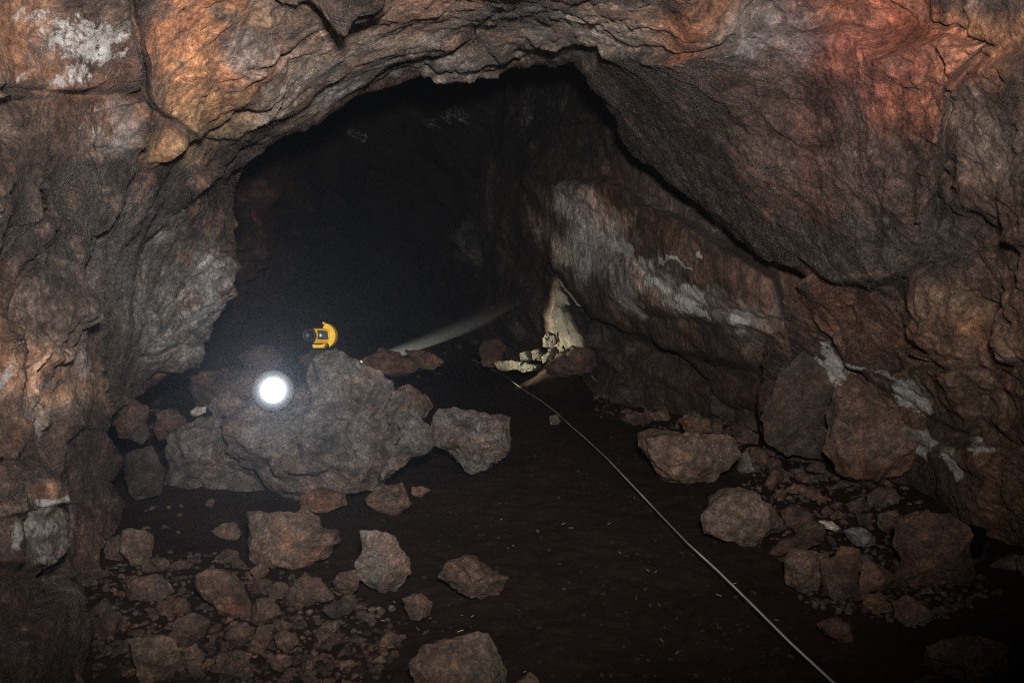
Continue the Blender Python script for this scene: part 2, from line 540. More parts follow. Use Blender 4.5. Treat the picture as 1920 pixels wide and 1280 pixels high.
front_depth = tps([
    (2900, -500, 1.35), (2900, 200, 1.7), (2900, 700, 1.8), (2900, 1300, 1.75), (-900, -500, 1.2), (-900, 300, 1.45), (-900, 800, 1.45), (-900, 1300, 1.35), (960, -700, 1.75), (300, -700, 1.7), (1600, -700, 1.7),
    (-250, -350, 1.9), (300, -350, 2.5), (900, -350, 2.6), (1500, -350, 2.5), (2170, -350, 1.9),
    (-250, 0, 2.1), (0, 0, 2.9), (200, 40, 3.4), (450, 20, 3.9), (700, 0, 4.1), (950, 0, 4.2), (1200, 0, 4.2), (1500, 0, 4.0), (1750, 0, 3.6), (1920, 0, 3.1), (2170, 0, 2.3),
    (-250, 400, 2.2), (0, 300, 2.9), (130, 330, 3.4), (200, 200, 3.6), (330, 150, 4.0), (300, 330, 4.3), (480, 200, 4.7), (620, 130, 5.1), (760, 90, 5.4), (900, 80, 5.6), (1050, 80, 5.6),
    (470, 285, 5.8), (640, 205, 6.0), (850, 143, 6.4), (1050, 119, 6.8),
    (1200, 150, 5.6), (1350, 200, 5.1), (1500, 200, 4.8), (1700, 180, 4.1), (1880, 150, 3.5), (2170, 400, 2.6),
    (1150, 230, 6.7), (1300, 380, 6.3), (1450, 450, 5.7), (1400, 330, 5.4), (1600, 350, 4.6), (1600, 480, 4.9), (1750, 400, 4.2), (1880, 400, 3.7),
    (0, 600, 2.9), (120, 600, 3.4), (190, 600, 3.8), (240, 560, 4.6), (330, 470, 5.0), (440, 450, 5.6), (330, 620, 5.1), (430, 545, 5.6), (240, 720, 5.0),
    (0, 800, 2.8), (100, 800, 3.3), (200, 800, 4.0), (236, 880, 4.4), (0, 1000, 2.6), (120, 1000, 3.2), (210, 1040, 4.0), (0, 1250, 2.4), (120, 1250, 2.95), (-250, 1000, 2.0), (-250, 1400, 1.9), (150, 1400, 2.9),
    (1520, 560, 5.6), (1480, 680, 6.2), (1440, 840, 6.7), (1600, 640, 5.5), (1700, 620, 4.9), (1850, 600, 4.1), (1600, 800, 5.9), (1750, 780, 5.0), (1880, 780, 4.3),
    (1600, 920, 6.0), (1750, 950, 5.0), (1880, 980, 4.4), (1700, 1010, 5.4), (1920, 1080, 4.4), (2170, 800, 2.9), (2170, 1150, 3.1),
])
F_BLOCKS = [
    ([(-20, 905), (45, 912), (42, 960), (-20, 978)], -0.11, 5), ([(45, 900), (118, 902), (112, 950), (60, 956)], -0.12, 4), ([(130, 1005), (162, 1010), (156, 1080), (110, 1086)], -0.09, 5), ([(20, 975), (85, 965), (100, 1050), (30, 1060)], 0.07, 6),
    ([(1765, 668), (1890, 712), (1900, 745), (1780, 712)], -0.08, 4), ([(1690, 640), (1760, 655), (1805, 680), (1750, 672)], -0.07, 4), ([(1590, 560), (1660, 610), (1700, 650), (1620, 650)], -0.07, 5),
    # leaning grey slab set back behind the near left wall
    ([(205, 770), (190, 600), (235, 470), (300, 400), (395, 345), (470, 290), (560, 250), (560, 700)], 0.42, 7),
    ([(345, 515), (420, 475), (450, 500), (450, 560), (385, 640), (350, 620), (335, 560)], -0.12, 10),
    ([(255, 652), (318, 632), (338, 642), (306, 668), (262, 678)], -0.10, 4),
    # roof block above the opening, hanging lower
    ([(180, -800), (250, 60), (255, 180), (360, 250), (470, 260), (560, 200), (640, 110), (700, -800)], -0.22, 8),
    ([(-1000, -800), (180, -800), (235, 60), (240, 150), (190, 175), (60, 180), (-300, 200)], -0.16, 8),
    ([(168, 215), (245, 170), (268, 220), (250, 270), (180, 280)], -0.13, 8),
    # thin bed under the roof at the lip
    ([(650, 195), (720, 120), (840, 92), (880, 60), (1000, 30), (1100, 75), (1120, 100), (1080, 110), (1100, 160), (900, 210)], 0.16, 6),
    ([(930, 140), (1000, 75), (1100, 85), (1140, 110), (1060, 105), (1000, 115)], -0.08, 6),
    # the red bulge on the right and its rim
    ([(1110, 150), (1130, 90), (1250, 100), (1400, 60), (1640, 90), (1780, 60), (1870, 70), (1800, 170), (1790, 300), (1730, 420), (1720, 500), (1640, 530), (1530, 525), (1440, 480), (1250, 335)], -0.22, 12),
    ([(1790, 180), (1870, 100), (2200, 60), (2200, 480), (1880, 460), (1810, 380), (1790, 300)], -0.14, 14),
    ([(1720, 320), (1765, 290), (1760, 420), (1725, 490)], -0.10, 7),
    # bedded ledges of the lower right wall
    ([(1420, 545), (1530, 530), (1640, 535), (1720, 510), (1700, 600), (1800, 680), (1640, 690), (1520, 640)], 0.18, 8),
    ([(1680, 640), (1800, 660), (1930, 720), (2200, 800), (2200, 1000), (1900, 830), (1760, 740)], -0.12, 7),
    ([(1730, 840), (1850, 830), (2200, 980), (2200, 1150), (1760, 1000)], -0.15, 10),
    # knobs at the foot of the left wall
    ([(-300, 870), (60, 880), (130, 930), (160, 1010), (100, 1060), (-300, 1060)], -0.16, 12),
    ([(-300, 600), (40, 640), (60, 860), (-300, 900)], -0.12, 10),
    ([(95, 640), (170, 660), (185, 760), (120, 800), (80, 740)], -0.10, 9),
    ([(150, 800), (230, 800), (240, 920), (180, 960), (140, 880)], 0.14, 9),
    ([(-300, 1080), (120, 1090), (160, 1180), (120, 1420), (-300, 1420)], -0.12, 12),
]
F_CRACKS = [
    ([(1685, 640), (1720, 660), (1750, 668), (1800, 678), (1895, 712)], 0.12, 4), ([(1660, 700), (1700, 730), (1750, 745)], 0.08, 4), ([(1640, 535), (1700, 560), (1740, 600)], 0.08, 4),
    ([(1850, 560), (1880, 620), (1930, 665)], 0.10, 4), ([(1760, 700), (1768, 740), (1800, 790)], 0.07, 4), ([(1560, 560), (1600, 600), (1620, 640)], 0.08, 4), ([(1700, 830), (1760, 850), (1840, 900)], 0.07, 4), ([(1810, 480), (1850, 540), (1910, 600)], 0.08, 4),
    ([(440, 548), (390, 588), (350, 622)], 0.08, 3.5), ([(446, 518), (400, 562), (345, 602)], 0.08, 3.5), ([(335, 640), (300, 660), (258, 672)], 0.10, 4), ([(385, 470), (350, 520), (290, 590)], 0.09, 5), ([(300, 430), (260, 500), (250, 560)], 0.08, 5), ([(330, 430), (320, 480), (300, 520)], 0.10, 6), ([(425, 468), (390, 480), (355, 520)], 0.07, 4),
    ([(150, 310), (147, 370), (130, 405)], 0.10, 4), ([(75, 355), (90, 430), (88, 460)], 0.09, 4), ([(75, 415), (50, 450), (30, 490)], 0.09, 4), ([(112, 640), (122, 700), (118, 770)], 0.08, 4), ([(60, 1062), (100, 1078), (140, 1052)], 0.10, 5), ([(150, 930), (158, 1000), (150, 1050)], 0.08, 5),
    ([(0, 165), (60, 172), (130, 178), (200, 170), (240, 150), (250, 100)], 0.10, 6),
    ([(150, 200), (150, 270), (165, 340), (150, 420), (190, 560)], 0.10, 8),
    ([(252, 120), (262, 200), (255, 240)], 0.10, 7),
    ([(470, 130), (540, 105), (620, 60), (690, 0)], 0.09, 7),
    ([(470, 265), (400, 300), (360, 335), (300, 370)], 0.12, 7),
    ([(300, 440), (250, 520), (215, 560), (195, 610)], 0.10, 7),
    ([(640, 190), (700, 145), (760, 110), (850, 92), (885, 65), (940, 20)], 0.16, 4),
    ([(935, 130), (1000, 100), (1095, 88), (1125, 105), (1140, 112)], 0.18, 5),
    ([(1755, 35), (1820, 35), (1870, 55), (1900, 65)], 0.08, 4),
    ([(1810, 160), (1795, 230), (1785, 300), (1765, 400)], 0.14, 12),
    ([(1560, 535), (1640, 530), (1720, 505), (1800, 480)], 0.12, 6),
    ([(1590, 560), (1660, 610), (1740, 650), (1830, 690)], 0.08, 6),
    ([(1700, 620), (1800, 660), (1900, 715)], 0.10, 6),
    ([(1580, 700), (1680, 740), (1760, 790), (1850, 830)], 0.07, 6),
    ([(75, 480), (40, 560), (30, 640)], 0.07, 6),
    ([(100, 640), (100, 780), (30, 860)], 0.07, 6),
    ([(60, 900), (0, 950)], 0.08, 10), ([(300, 630), (340, 560), (380, 490)], 0.05, 5),
    ([(150, 1060), (60, 1120), (0, 1200)], 0.08, 8),
]


def front_stretch(P):
    """tilt and lengthen the beds: down to the right on the right, down to the left on the left"""
    w = sstep(-1.0, 1.0, P[:, 0])
    out = np.zeros_like(P)
    for ang, k in ((-50, 1 - w), (32, w)):
        a = math.radians(ang); ca, sa = math.cos(a), math.sin(a)
        u = P[:, 0] * ca - P[:, 2] * sa; v = P[:, 0] * sa + P[:, 2] * ca
        out += k[:, None] * np.stack([u * 0.62, P[:, 1] * 0.8, v * 1.25], 1)
    return out


F_CALM = [([(1130, 110), (1400, 90), (1640, 110), (1780, 150), (1760, 420), (1700, 500), (1600, 520), (1440, 470), (1280, 340)], 0.35, 40),
          ([(480, 250), (600, 100), (760, -60), (1100, -60), (1060, 60), (850, 90), (700, 150), (600, 230)], 0.45, 30),
          ([(880, -20), (1300, -20), (1260, 95), (1130, 85), (1000, 50), (900, 80)], 0.5, 20),
          ([(270, -60), (500, -60), (460, 160), (380, 240), (280, 180)], 0.5, 30),
          ([(210, 760), (240, 520), (330, 430), (440, 400), (445, 540), (380, 640)], 0.45, 20),
          ([(1800, 180), (1900, 150), (1930, 480), (1830, 400)], 0.4, 30)]
V, F, VX, VY = shell(2.6, (-900, -700, 2900, 1418), front_depth, hole=HOLE, blocks=F_BLOCKS, cracks=F_CRACKS, calm=F_CALM,
                     seed=3, stretch=front_stretch)
F_COL = [
    (150, 1000, 260, 420, 0, (0.10, 0.056, 0.038), 0.7), (60, 250, 170, 120, 0, (0.15, 0.10, 0.07), 0.6), (90, 80, 160, 110, 0, ORANGE, 0.35), (150, 60, 90, 90, 0, DARK, 0.75),
    (90, 420, 150, 150, 0, DARK, 0.6), (60, 640, 120, 160, 0, RUST, 0.8), (150, 560, 120, 90, 0, GREY, 0.35),
    (100, 720, 90, 90, 0, TAN, 0.5), (60, 960, 110, 90, 0, (0.14, 0.12, 0.105), 0.6), (80, 1180, 140, 120, 0, BROWN, 0.7),
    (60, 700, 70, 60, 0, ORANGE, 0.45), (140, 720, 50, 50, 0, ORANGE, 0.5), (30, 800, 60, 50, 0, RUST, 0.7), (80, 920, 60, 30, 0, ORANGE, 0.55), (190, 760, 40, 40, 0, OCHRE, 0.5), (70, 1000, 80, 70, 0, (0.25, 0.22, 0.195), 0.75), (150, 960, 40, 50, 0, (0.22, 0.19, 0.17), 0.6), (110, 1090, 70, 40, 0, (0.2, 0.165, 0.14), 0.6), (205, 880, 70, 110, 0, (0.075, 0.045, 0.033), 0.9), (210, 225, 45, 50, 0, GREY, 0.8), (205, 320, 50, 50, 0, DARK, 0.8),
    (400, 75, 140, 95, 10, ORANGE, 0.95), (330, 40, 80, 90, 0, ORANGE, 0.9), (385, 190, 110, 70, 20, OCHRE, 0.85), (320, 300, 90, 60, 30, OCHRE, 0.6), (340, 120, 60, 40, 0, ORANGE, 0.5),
    (500, 90, 60, 40, 0, GREY, 0.8), (430, 250, 70, 60, 0, DARK, 0.6), (300, 400, 150, 80, -40, DARK, 0.92), (130, 400, 120, 130, 0, DARK, 0.7), (270, 70, 40, 120, 0, DARK, 0.5),  # DARK over the recess under the roof block is painted shade
    (320, 540, 170, 150, -50, (0.18, 0.171, 0.158), 0.95), (400, 520, 60, 45, -40, (0.36, 0.33, 0.315), 0.9), (300, 650, 60, 30, -20, (0.30, 0.285, 0.265), 0.8), (385, 570, 50, 25, -50, (0.3, 0.285, 0.27), 0.8), (390, 380, 60, 50, 0, DARK, 0.8), (330, 460, 70, 30, -50, DARK, 0.4),  # DARK at the slab's top continues the painted shade of the recess
    (600, 140, 170, 60, -30, TAN, 0.7), (540, 30, 90, 60, 0, (0.2, 0.13, 0.09), 0.8), (760, 60, 170, 80, -25, TAN, 0.85), (800, 20, 120, 50, 0, ORANGE, 0.5), (820, 100, 220, 40, -12, GREY, 0.7), (640, 130, 120, 40, -35, (0.30, 0.27, 0.25), 0.6),
    (950, 90, 120, 50, -15, TAN, 0.6), (1000, 40, 160, 60, 0, GREY, 0.55), (1150, 50, 110, 60, 0, TAN, 0.9), (1290, 40, 110, 60, 0, ORANGE, 0.45), (1170, 130, 130, 50, 20, DARK, 0.7),
    (1470, 110, 90, 70, 60, PURPLE, 0.75), (1400, 60, 80, 50, 0, GREY, 0.5),
    (1660, 40, 160, 70, 10, RED, 0.95), (1850, 60, 110, 60, 0, ORANGE, 0.6), (1740, 110, 170, 110, 0, RED, 0.85), (1640, 150, 140, 110, 0, (0.24, 0.085, 0.065), 0.8), (1720, 220, 120, 60, 0, RED, 0.55),
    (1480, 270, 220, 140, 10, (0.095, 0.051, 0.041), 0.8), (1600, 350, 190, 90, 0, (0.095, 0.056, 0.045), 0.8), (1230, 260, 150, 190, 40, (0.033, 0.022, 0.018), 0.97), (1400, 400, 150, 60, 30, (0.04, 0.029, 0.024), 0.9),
    (1600, 470, 180, 60, 0, (0.07, 0.054, 0.043), 0.9), (1380, 400, 120, 60, 30, DARK, 0.8), (1450, 470, 60, 40, 30, NEAR_BLACK, 0.8),
    (1860, 260, 90, 120, 0, (0.15, 0.105, 0.08), 0.9), (1890, 430, 110, 90, 0, (0.14, 0.085, 0.06), 0.8), (1780, 450, 60, 80, 0, DARK, 0.7),
    (1640, 600, 180, 60, 20, RUST, 0.6), (1840, 640, 160, 120, 25, (0.20, 0.118, 0.072), 0.85), (1780, 780, 150, 90, 30, (0.18, 0.112, 0.07), 0.7), (1480, 720, 70, 130, 0, DARK, 0.85), (1880, 900, 120, 120, 0, (0.17, 0.10, 0.06), 0.8), (1720, 940, 120, 60, 0, DARK, 0.7),
]
F_CRU = [(140, 70, 110, 80, 10, 0.43), (70, 30, 60, 30, 0, 0.4), (130, 140, 60, 40, -20, 0.41), (205, 60, 40, 60, 0, 0.39), (50, 140, 50, 14, -50, 0.4), (215, 30, 40, 30, 0, 0.38), (200, 130, 30, 40, 0, 0.33), (290, 440, 45, 22, -10, 0.38), (340, 450, 30, 40, 60, 0.3), (270, 520, 50, 14, -45, 0.32), (405, 500, 45, 30, -30, 0.34), (300, 645, 40, 18, -10, 0.36), (385, 560, 50, 20, -50, 0.33), (70, 690, 30, 40, 0, 0.33), (165, 690, 30, 40, 0, 0.43), (115, 720, 30, 24, 0, 0.4), (100, 790, 40, 30, 20, 0.4), (95, 940, 24, 14, 10, 0.49), (20, 1000, 30, 50, 0, 0.44), (60, 990, 40, 30, 40, 0.42), (135, 930, 20, 40, 0, 0.45), (75, 1060, 40, 20, 0, 0.4), (150, 1010, 20, 30, 0, 0.43), (20, 640, 16, 60, 0, 0.4), (10, 700, 10, 60, 10, 0.41), (690, 20, 14, 80, 30, 0.34), (1480, 80, 30, 70, -20, 0.28), (970, 40, 80, 30, 0, 0.26), (1600, 280, 30, 20, 0, 0.32), (1530, 515, 60, 14, 10, 0.33), (1545, 650, 24, 24, 0, 0.46), (1545, 690, 26, 60, -25, 0.5), (1570, 740, 22, 60, 10, 0.48), (1650, 690, 60, 12, 25, 0.5), (1720, 740, 70, 42, 30, 0.56), (1700, 760, 30, 30, 0, 0.46), (1720, 830, 60, 45, 30, 0.5), (1690, 850, 40, 30, 0, 0.4), (1785, 865, 28, 55, -15, 0.52), (1840, 835, 30, 12, 20, 0.42), (1910, 845, 20, 10, 0, 0.42), (1890, 660, 50, 8, 30, 0.36), (1900, 960, 30, 22, 0, 0.34), (1800, 900, 40, 40, 0, 0.3)]
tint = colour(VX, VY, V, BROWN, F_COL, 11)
cru = crusts(VX, VY, V, F_CRU, 23)
SEAM_L = [(-1000, -900), (252, -900), (252, 120), (258, 230), (360, 335), (478, 285), (640, 620), (300, 1500), (-1000, 1500)]
SEAM_R = [(1750, -900), (1640, 90), (1400, 60), (1250, 100), (1130, 92), (1040, 119), (1100, 300), (1200, 1500), (3000, 1500), (3000, -900)]
fcx, fcy = VX[F].mean(1), VY[F].mean(1)
ml = in_poly(fcx, fcy, SEAM_L); mr = in_poly(fcx, fcy, SEAM_R) & ~ml
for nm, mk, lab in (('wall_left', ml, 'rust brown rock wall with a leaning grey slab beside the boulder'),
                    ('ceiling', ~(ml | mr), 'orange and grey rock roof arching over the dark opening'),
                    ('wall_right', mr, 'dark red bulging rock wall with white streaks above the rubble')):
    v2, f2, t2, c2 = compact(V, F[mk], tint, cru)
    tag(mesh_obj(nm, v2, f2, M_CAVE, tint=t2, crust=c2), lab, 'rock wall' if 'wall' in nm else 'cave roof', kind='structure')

# --- right-hand wall of the passage beyond the bulge, streaked with pale crust
R_DEPTH = tps([(850, 80, 16.0), (850, 250, 16.4), (850, 420, 16.6), (850, 600, 16.4), (850, 760, 16.0), (900, 60, 12.6), (1000, 150, 11.4), (1100, 180, 9.6), (1200, 250, 8.0), (1350, 350, 6.95), (1500, 450, 6.2), (1600, 550, 6.2),
               (960, 350, 11.8), (1000, 350, 10.8), (1060, 400, 10.0), (1150, 420, 9.0), (1250, 480, 7.6), (1380, 540, 6.65), (1450, 640, 6.55), (1560, 700, 6.6),
               (1030, 470, 10.6), (1070, 560, 10.2), (1130, 560, 9.2), (1250, 600, 8.1), (1400, 700, 7.2), (1080, 650, 10.6), (1150, 680, 9.6), (1250, 720, 8.6), (1380, 780, 7.8), (1500, 850, 7.4), (940, 600, 12.2), (970, 690, 12.6), (1100, 760, 10.2), (1250, 820, 9.0), (1100, 60, 9.4), (1400, 150, 7.6)])
R_KEEP = [(845, 60), (1400, 150), (1620, 450), (1620, 850), (1240, 850), (1090, 780), (960, 740), (850, 720), (840, 400)]
R_BLOCKS = [([(880, 470), (1022, 468), (1036, 540), (1046, 600), (1050, 690), (880, 760)], 0.6, 20),
            ([(985, 330), (1040, 345), (1150, 330), (1300, 420), (1450, 520), (1500, 700), (1200, 640), (1110, 590), (1065, 540), (1030, 470)], -0.42, 10),
            ([(1055, 580), (1110, 590), (1130, 650), (1070, 660)], -0.35, 7),
            ([(1150, 560), (1300, 600), (1440, 640), (1440, 720), (1300, 720), (1180, 660)], 0.22, 16)]
R_CRACKS = [([(1056, 560), (1072, 600), (1076, 655)], 0.07, 4), ([(1066, 575), (1100, 588), (1112, 610)], 0.06, 4), ([(1058, 620), (1090, 632)], 0.05, 4), ([(990, 360), (1020, 450), (1055, 540), (1100, 600)], 0.25, 7), ([(1100, 170), (1180, 270), (1290, 370), (1390, 460)], 0.15, 8),
            ([(1130, 440), (1200, 500), (1290, 560), (1400, 600)], 0.07, 6), ([(1060, 160), (1110, 220), (1160, 320)], 0.15, 7), ([(1210, 590), (1300, 600), (1400, 620)], 0.08, 7)]


def slab_stretch(P):
    a = math.radians(38); ca, sa = math.cos(a), math.sin(a)
    u = P[:, 0] * ca - P[:, 2] * sa; v = P[:, 0] * sa + P[:, 2] * ca
    return np.stack([u * 0.5, P[:, 1] * 0.5, v * 1.5], 1)


V, F, VX, VY = shell(3.0, (835, 50, 1630, 860), R_DEPTH, keep=R_KEEP, blocks=R_BLOCKS, cracks=R_CRACKS, relief=(0.10, 0.05, 0.022), calm=[([(990, 340), (1150, 330), (1320, 440), (1450, 560), (1400, 640), (1200, 600), (1060, 520)], 0.5, 20)], seed=31, stretch=slab_stretch)
R_COL = [(1050, 220, 160, 120, 0, NEAR_BLACK, 0.8), (1000, 300, 90, 60, 0, DARK, 0.6), (1180, 390, 160, 60, 30, BROWN, 0.7), (1100, 455, 72, 88, 50, (0.50, 0.475, 0.44), 1.0), (1075, 405, 55, 52, 40, (0.46, 0.43, 0.40), 0.95),
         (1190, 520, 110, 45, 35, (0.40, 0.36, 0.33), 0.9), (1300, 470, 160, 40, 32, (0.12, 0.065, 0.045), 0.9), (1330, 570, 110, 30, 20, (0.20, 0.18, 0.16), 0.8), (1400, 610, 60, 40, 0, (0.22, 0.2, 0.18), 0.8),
         (1250, 640, 220, 50, 12, (0.05, 0.036, 0.03), 0.95), (1300, 730, 240, 70, 10, (0.055, 0.036, 0.028), 0.95), (1480, 520, 120, 40, 30, BROWN, 0.8), (1080, 645, 40, 25, 0, (0.075, 0.070, 0.052), 0.95), (1062, 590, 14, 30, -10, (0.02, 0.02, 0.014), 0.8), (1095, 610, 16, 12, 0, (0.018, 0.016, 0.012), 0.9), (1075, 600, 18, 30, 0, (0.02, 0.018, 0.014), 0.7), (1050, 545, 22, 55, -15, (0.010, 0.010, 0.008), 0.97), (980, 520, 40, 160, 0, DARK, 0.8)]  # torch pool shaped in colour: its top fades under a near-black blob
R_CRU = [(980, 215, 26, 70, -10, 0.36), (1045, 140, 40, 20, 0, 0.38), (1150, 200, 40, 40, 0, 0.33), (1060, 390, 50, 30, 50, 0.41), (1090, 470, 60, 40, 60, 0.39), (1190, 480, 80, 18, 38, 0.51), (1235, 530, 30, 18, 20, 0.59), (1260, 490, 60, 8, 30, 0.54), (1300, 555, 50, 24, 15, 0.55), (1390, 600, 40, 30, 40, 0.55), (1310, 485, 24, 8, 20, 0.54), (1300, 580, 90, 16, 25, 0.47), (1068, 645, 8, 16, 0, 0.36)]
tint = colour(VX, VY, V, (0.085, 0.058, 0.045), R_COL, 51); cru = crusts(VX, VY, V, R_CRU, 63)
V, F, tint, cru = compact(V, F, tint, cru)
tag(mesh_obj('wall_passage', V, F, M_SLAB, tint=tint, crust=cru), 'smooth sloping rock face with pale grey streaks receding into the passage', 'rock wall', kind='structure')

# --- the black chamber behind
B_DEPTH = tps([(200, -50, 9.5), (600, 60, 12.5), (900, 60, 13.0), (1150, 60, 13.5), (250, 300, 9.0), (470, 330, 10.0), (520, 450, 10.6), (640, 400, 14.0), (800, 250, 13.5), (800, 450, 15.5), (920, 400, 14.0), (1100, 400, 14.5),
               (300, 600, 8.8), (480, 600, 10.8), (600, 620, 14.2), (800, 640, 15.2), (950, 620, 14.2), (1100, 650, 14.2), (300, 780, 8.6), (600, 760, 14.0), (900, 760, 15.0), (1150, 760, 14.0)])
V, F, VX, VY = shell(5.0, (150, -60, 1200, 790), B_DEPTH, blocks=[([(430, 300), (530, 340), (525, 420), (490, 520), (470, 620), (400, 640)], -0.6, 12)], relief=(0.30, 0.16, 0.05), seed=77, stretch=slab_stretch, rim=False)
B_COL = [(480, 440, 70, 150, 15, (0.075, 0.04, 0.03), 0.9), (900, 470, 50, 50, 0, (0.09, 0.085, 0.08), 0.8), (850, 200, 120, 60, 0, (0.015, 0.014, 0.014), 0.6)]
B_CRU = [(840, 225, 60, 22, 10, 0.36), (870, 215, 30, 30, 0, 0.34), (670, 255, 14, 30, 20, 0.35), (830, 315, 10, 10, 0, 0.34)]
tint = colour(VX, VY, V, NEAR_BLACK, B_COL, 81); cru = crusts(VX, VY, V, B_CRU, 83)
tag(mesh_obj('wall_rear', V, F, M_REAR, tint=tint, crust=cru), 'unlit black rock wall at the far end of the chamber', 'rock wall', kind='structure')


# ------------------------------------------------------------------ floor
def ground_h(x, y):
    x = np.atleast_1d(np.asarray(x, float)); y = np.atleast_1d(np.asarray(y, float))
    p = np.stack([x, y, np.zeros_like(x)], 1)
    h = 0.045 * vnoise(p * 0.9, 5) + 0.026 * fbm(p * 2.6, 4, 6, 0.6)
    h += 0.5 * sstep(12.5, 16.0, y)
    h += 0.36 * np.exp(-((x - 0.62) / 0.36) ** 2 - ((y - 10.5) / 0.6) ** 2)     # heap at the foot of the rock face
    h += 0.10 * sstep(1.6, 3.4, x) * sstep(2.0, 4.0, y) + 0.08 * sstep(-1.0, -2.2, x)
    return h


gu = np.linspace(-1, 1, 420); gv = np.linspace(0, 1, 620)
yy = 0.9 + 18.0 * gv ** 1.9
GX = (gu[None, :] * (2.4 + 0.52 * yy[:, None])); GY = np.repeat(yy[:, None], len(gu), 1)
gp = np.stack([GX.ravel(), GY.ravel(), np.zeros(GX.size)], 1)
gz = ground_h(gp[:, 0], gp[:, 1])
gz += 0.016 * fbm(gp * 7.0, 5, 8, 0.65)
cl, _ = facets(gp * 14.0, 9, 12, 0.6, 0.6)
gz += 0.006 * np.maximum(cl, 0) * (0.4 + sstep(-0.1, 0.4, vnoise(gp * 1.1, 12)))
gp[:, 2] = gz
gi = np.arange(GX.size).reshape(GX.shape)
GF = np.stack([gi[:-1, :-1], gi[:-1, 1:], gi[1:, 1:], gi[1:, :-1]], -1).reshape(-1, 4)


def soil_material():
    m, nt, b = new_mat('dark_soil')
    L = nt.links
    geo = nd(nt, 'ShaderNodeNewGeometry')

    def noise(sc, det=6, rough=0.65):
        n = nd(nt, 'ShaderNodeTexNoise'); n.inputs['Scale'].default_value = sc
        n.inputs['Detail'].default_value = det; n.inputs['Roughness'].default_value = rough
        L.new(geo.outputs['Position'], n.inputs['Vector']); return n
    n1, n2, n3 = noise(1.3), noise(14, 8, 0.75), noise(80, 4)
    c = ramp(nt, n1.outputs[0], [(0.3, (0.0135, 0.0078, 0.0055, 1)), (0.7, (0.030, 0.0165, 0.0115, 1))])
    c = mixc(nt, 1.0, c, ramp(nt, n2.outputs[0], [(0.3, g(0.5)), (0.55, g(1.0)), (0.75, g(1.9))]), 'MULTIPLY')
    v = nd(nt, 'ShaderNodeTexVoronoi'); v.inputs['Scale'].default_value = 45
    L.new(geo.outputs['Position'], v.inputs['Vector'])
    pb = ramp(nt, v.outputs['Color'], [(0.8, g(0)), (0.92, g(1))])
    pc = nd(nt, 'ShaderNodeMath', operation='MULTIPLY')
    L.new(pb, pc.inputs[0]); L.new(ramp(nt, v.outputs['Distance'], [(0.25, g(0.7)), (0.4, g(0))]), pc.inputs[1])
    c = mixc(nt, pc.outputs[0], c, (0.030, 0.019, 0.014, 1))
    L.new(c, b.inputs['Base Color'])
    b.inputs['Roughness'].default_value = 0.9
    b.inputs['Specular IOR Level'].default_value = 0.12
    s = nd(nt, 'ShaderNodeMath', operation='MULTIPLY_ADD'); s.inputs[1].default_value = 0.3
    L.new(n3.outputs[0], s.inputs[0]); L.new(n2.outputs[0], s.inputs[2])
    bp = nd(nt, 'ShaderNodeBump'); bp.inputs['Distance'].default_value = 0.03
    L.new(s.outputs[0], bp.inputs['Height']); L.new(bp.outputs[0], b.inputs['Normal'])
    return m


M_SOIL = soil_material()
tag(mesh_obj('ground', gp, GF, M_SOIL), 'bare dark brown earth floor of the cave', 'ground', kind='structure')


# ------------------------------------------------------------------ loose rocks
def icosphere(sub):
    t = (1 + 5 ** 0.5) / 2
    v = [(-1, t, 0), (1, t, 0), (-1, -t, 0), (1, -t, 0), (0, -1, t), (0, 1, t), (0, -1, -t), (0, 1, -t), (t, 0, -1), (t, 0, 1), (-t, 0, -1), (-t, 0, 1)]
    v = [np.array(x) / np.linalg.norm(x) for x in v]
    f = [(0, 11, 5), (0, 5, 1), (0, 1, 7), (0, 7, 10), (0, 10, 11), (1, 5, 9), (5, 11, 4), (11, 10, 2), (10, 7, 6), (7, 1, 8), (3, 9, 4), (3, 4, 2), (3, 2, 6), (3, 6, 8), (3, 8, 9), (4, 9, 5), (2, 4, 11), (6, 2, 10), (8, 6, 7), (9, 8, 1)]
    for _ in range(sub):
        mid = {}
        nf = []

        def mp(a, b):
            k = (min(a, b), max(a, b))
            if k not in mid:
                m = v[a] + v[b]; v.append(m / np.linalg.norm(m)); mid[k] = len(v) - 1
            return mid[k]
        for a, b, c in f:
            ab, bc, ca = mp(a, b), mp(b, c), mp(c, a)
            nf += [(a, ab, ca), (b, bc, ab), (c, ca, bc), (ab, bc, ca)]
        f = nf
    return np.array(v), np.array(f)


ICO = {k: icosphere(k) for k in (2, 3, 4, 5)}


def cut_planes(v, rng, n, lo, hi, bias=None):
    """shear flat faces off a lump (v about unit size)"""
    for _ in range(n):
        d = np.array([rng.gauss(0, 1) for _ in range(3)])
        if bias is not None:
            d = d * bias[0] + np.array(bias[1])
        d /= np.linalg.norm(d)
        s = v @ d
        lim = s.max() * rng.uniform(lo, hi)
        v = v - np.maximum(0, s - lim)[:, None] * d * 0.96
    return v


STONE_COL = {'brown': (0.125, 0.082, 0.060), 'grey': (0.15, 0.135, 0.124), 'dark': (0.055, 0.040, 0.033), 'orange': (0.155, 0.088, 0.056), 'pale': (0.42, 0.38, 0.33),
             'tan': (0.14, 0.098, 0.073), 'mud': (0.088, 0.058, 0.044), 'dust': (0.125, 0.108, 0.095), 'olive': (0.075, 0.070, 0.048)}  # last entry is a dull yellow-green rock tone


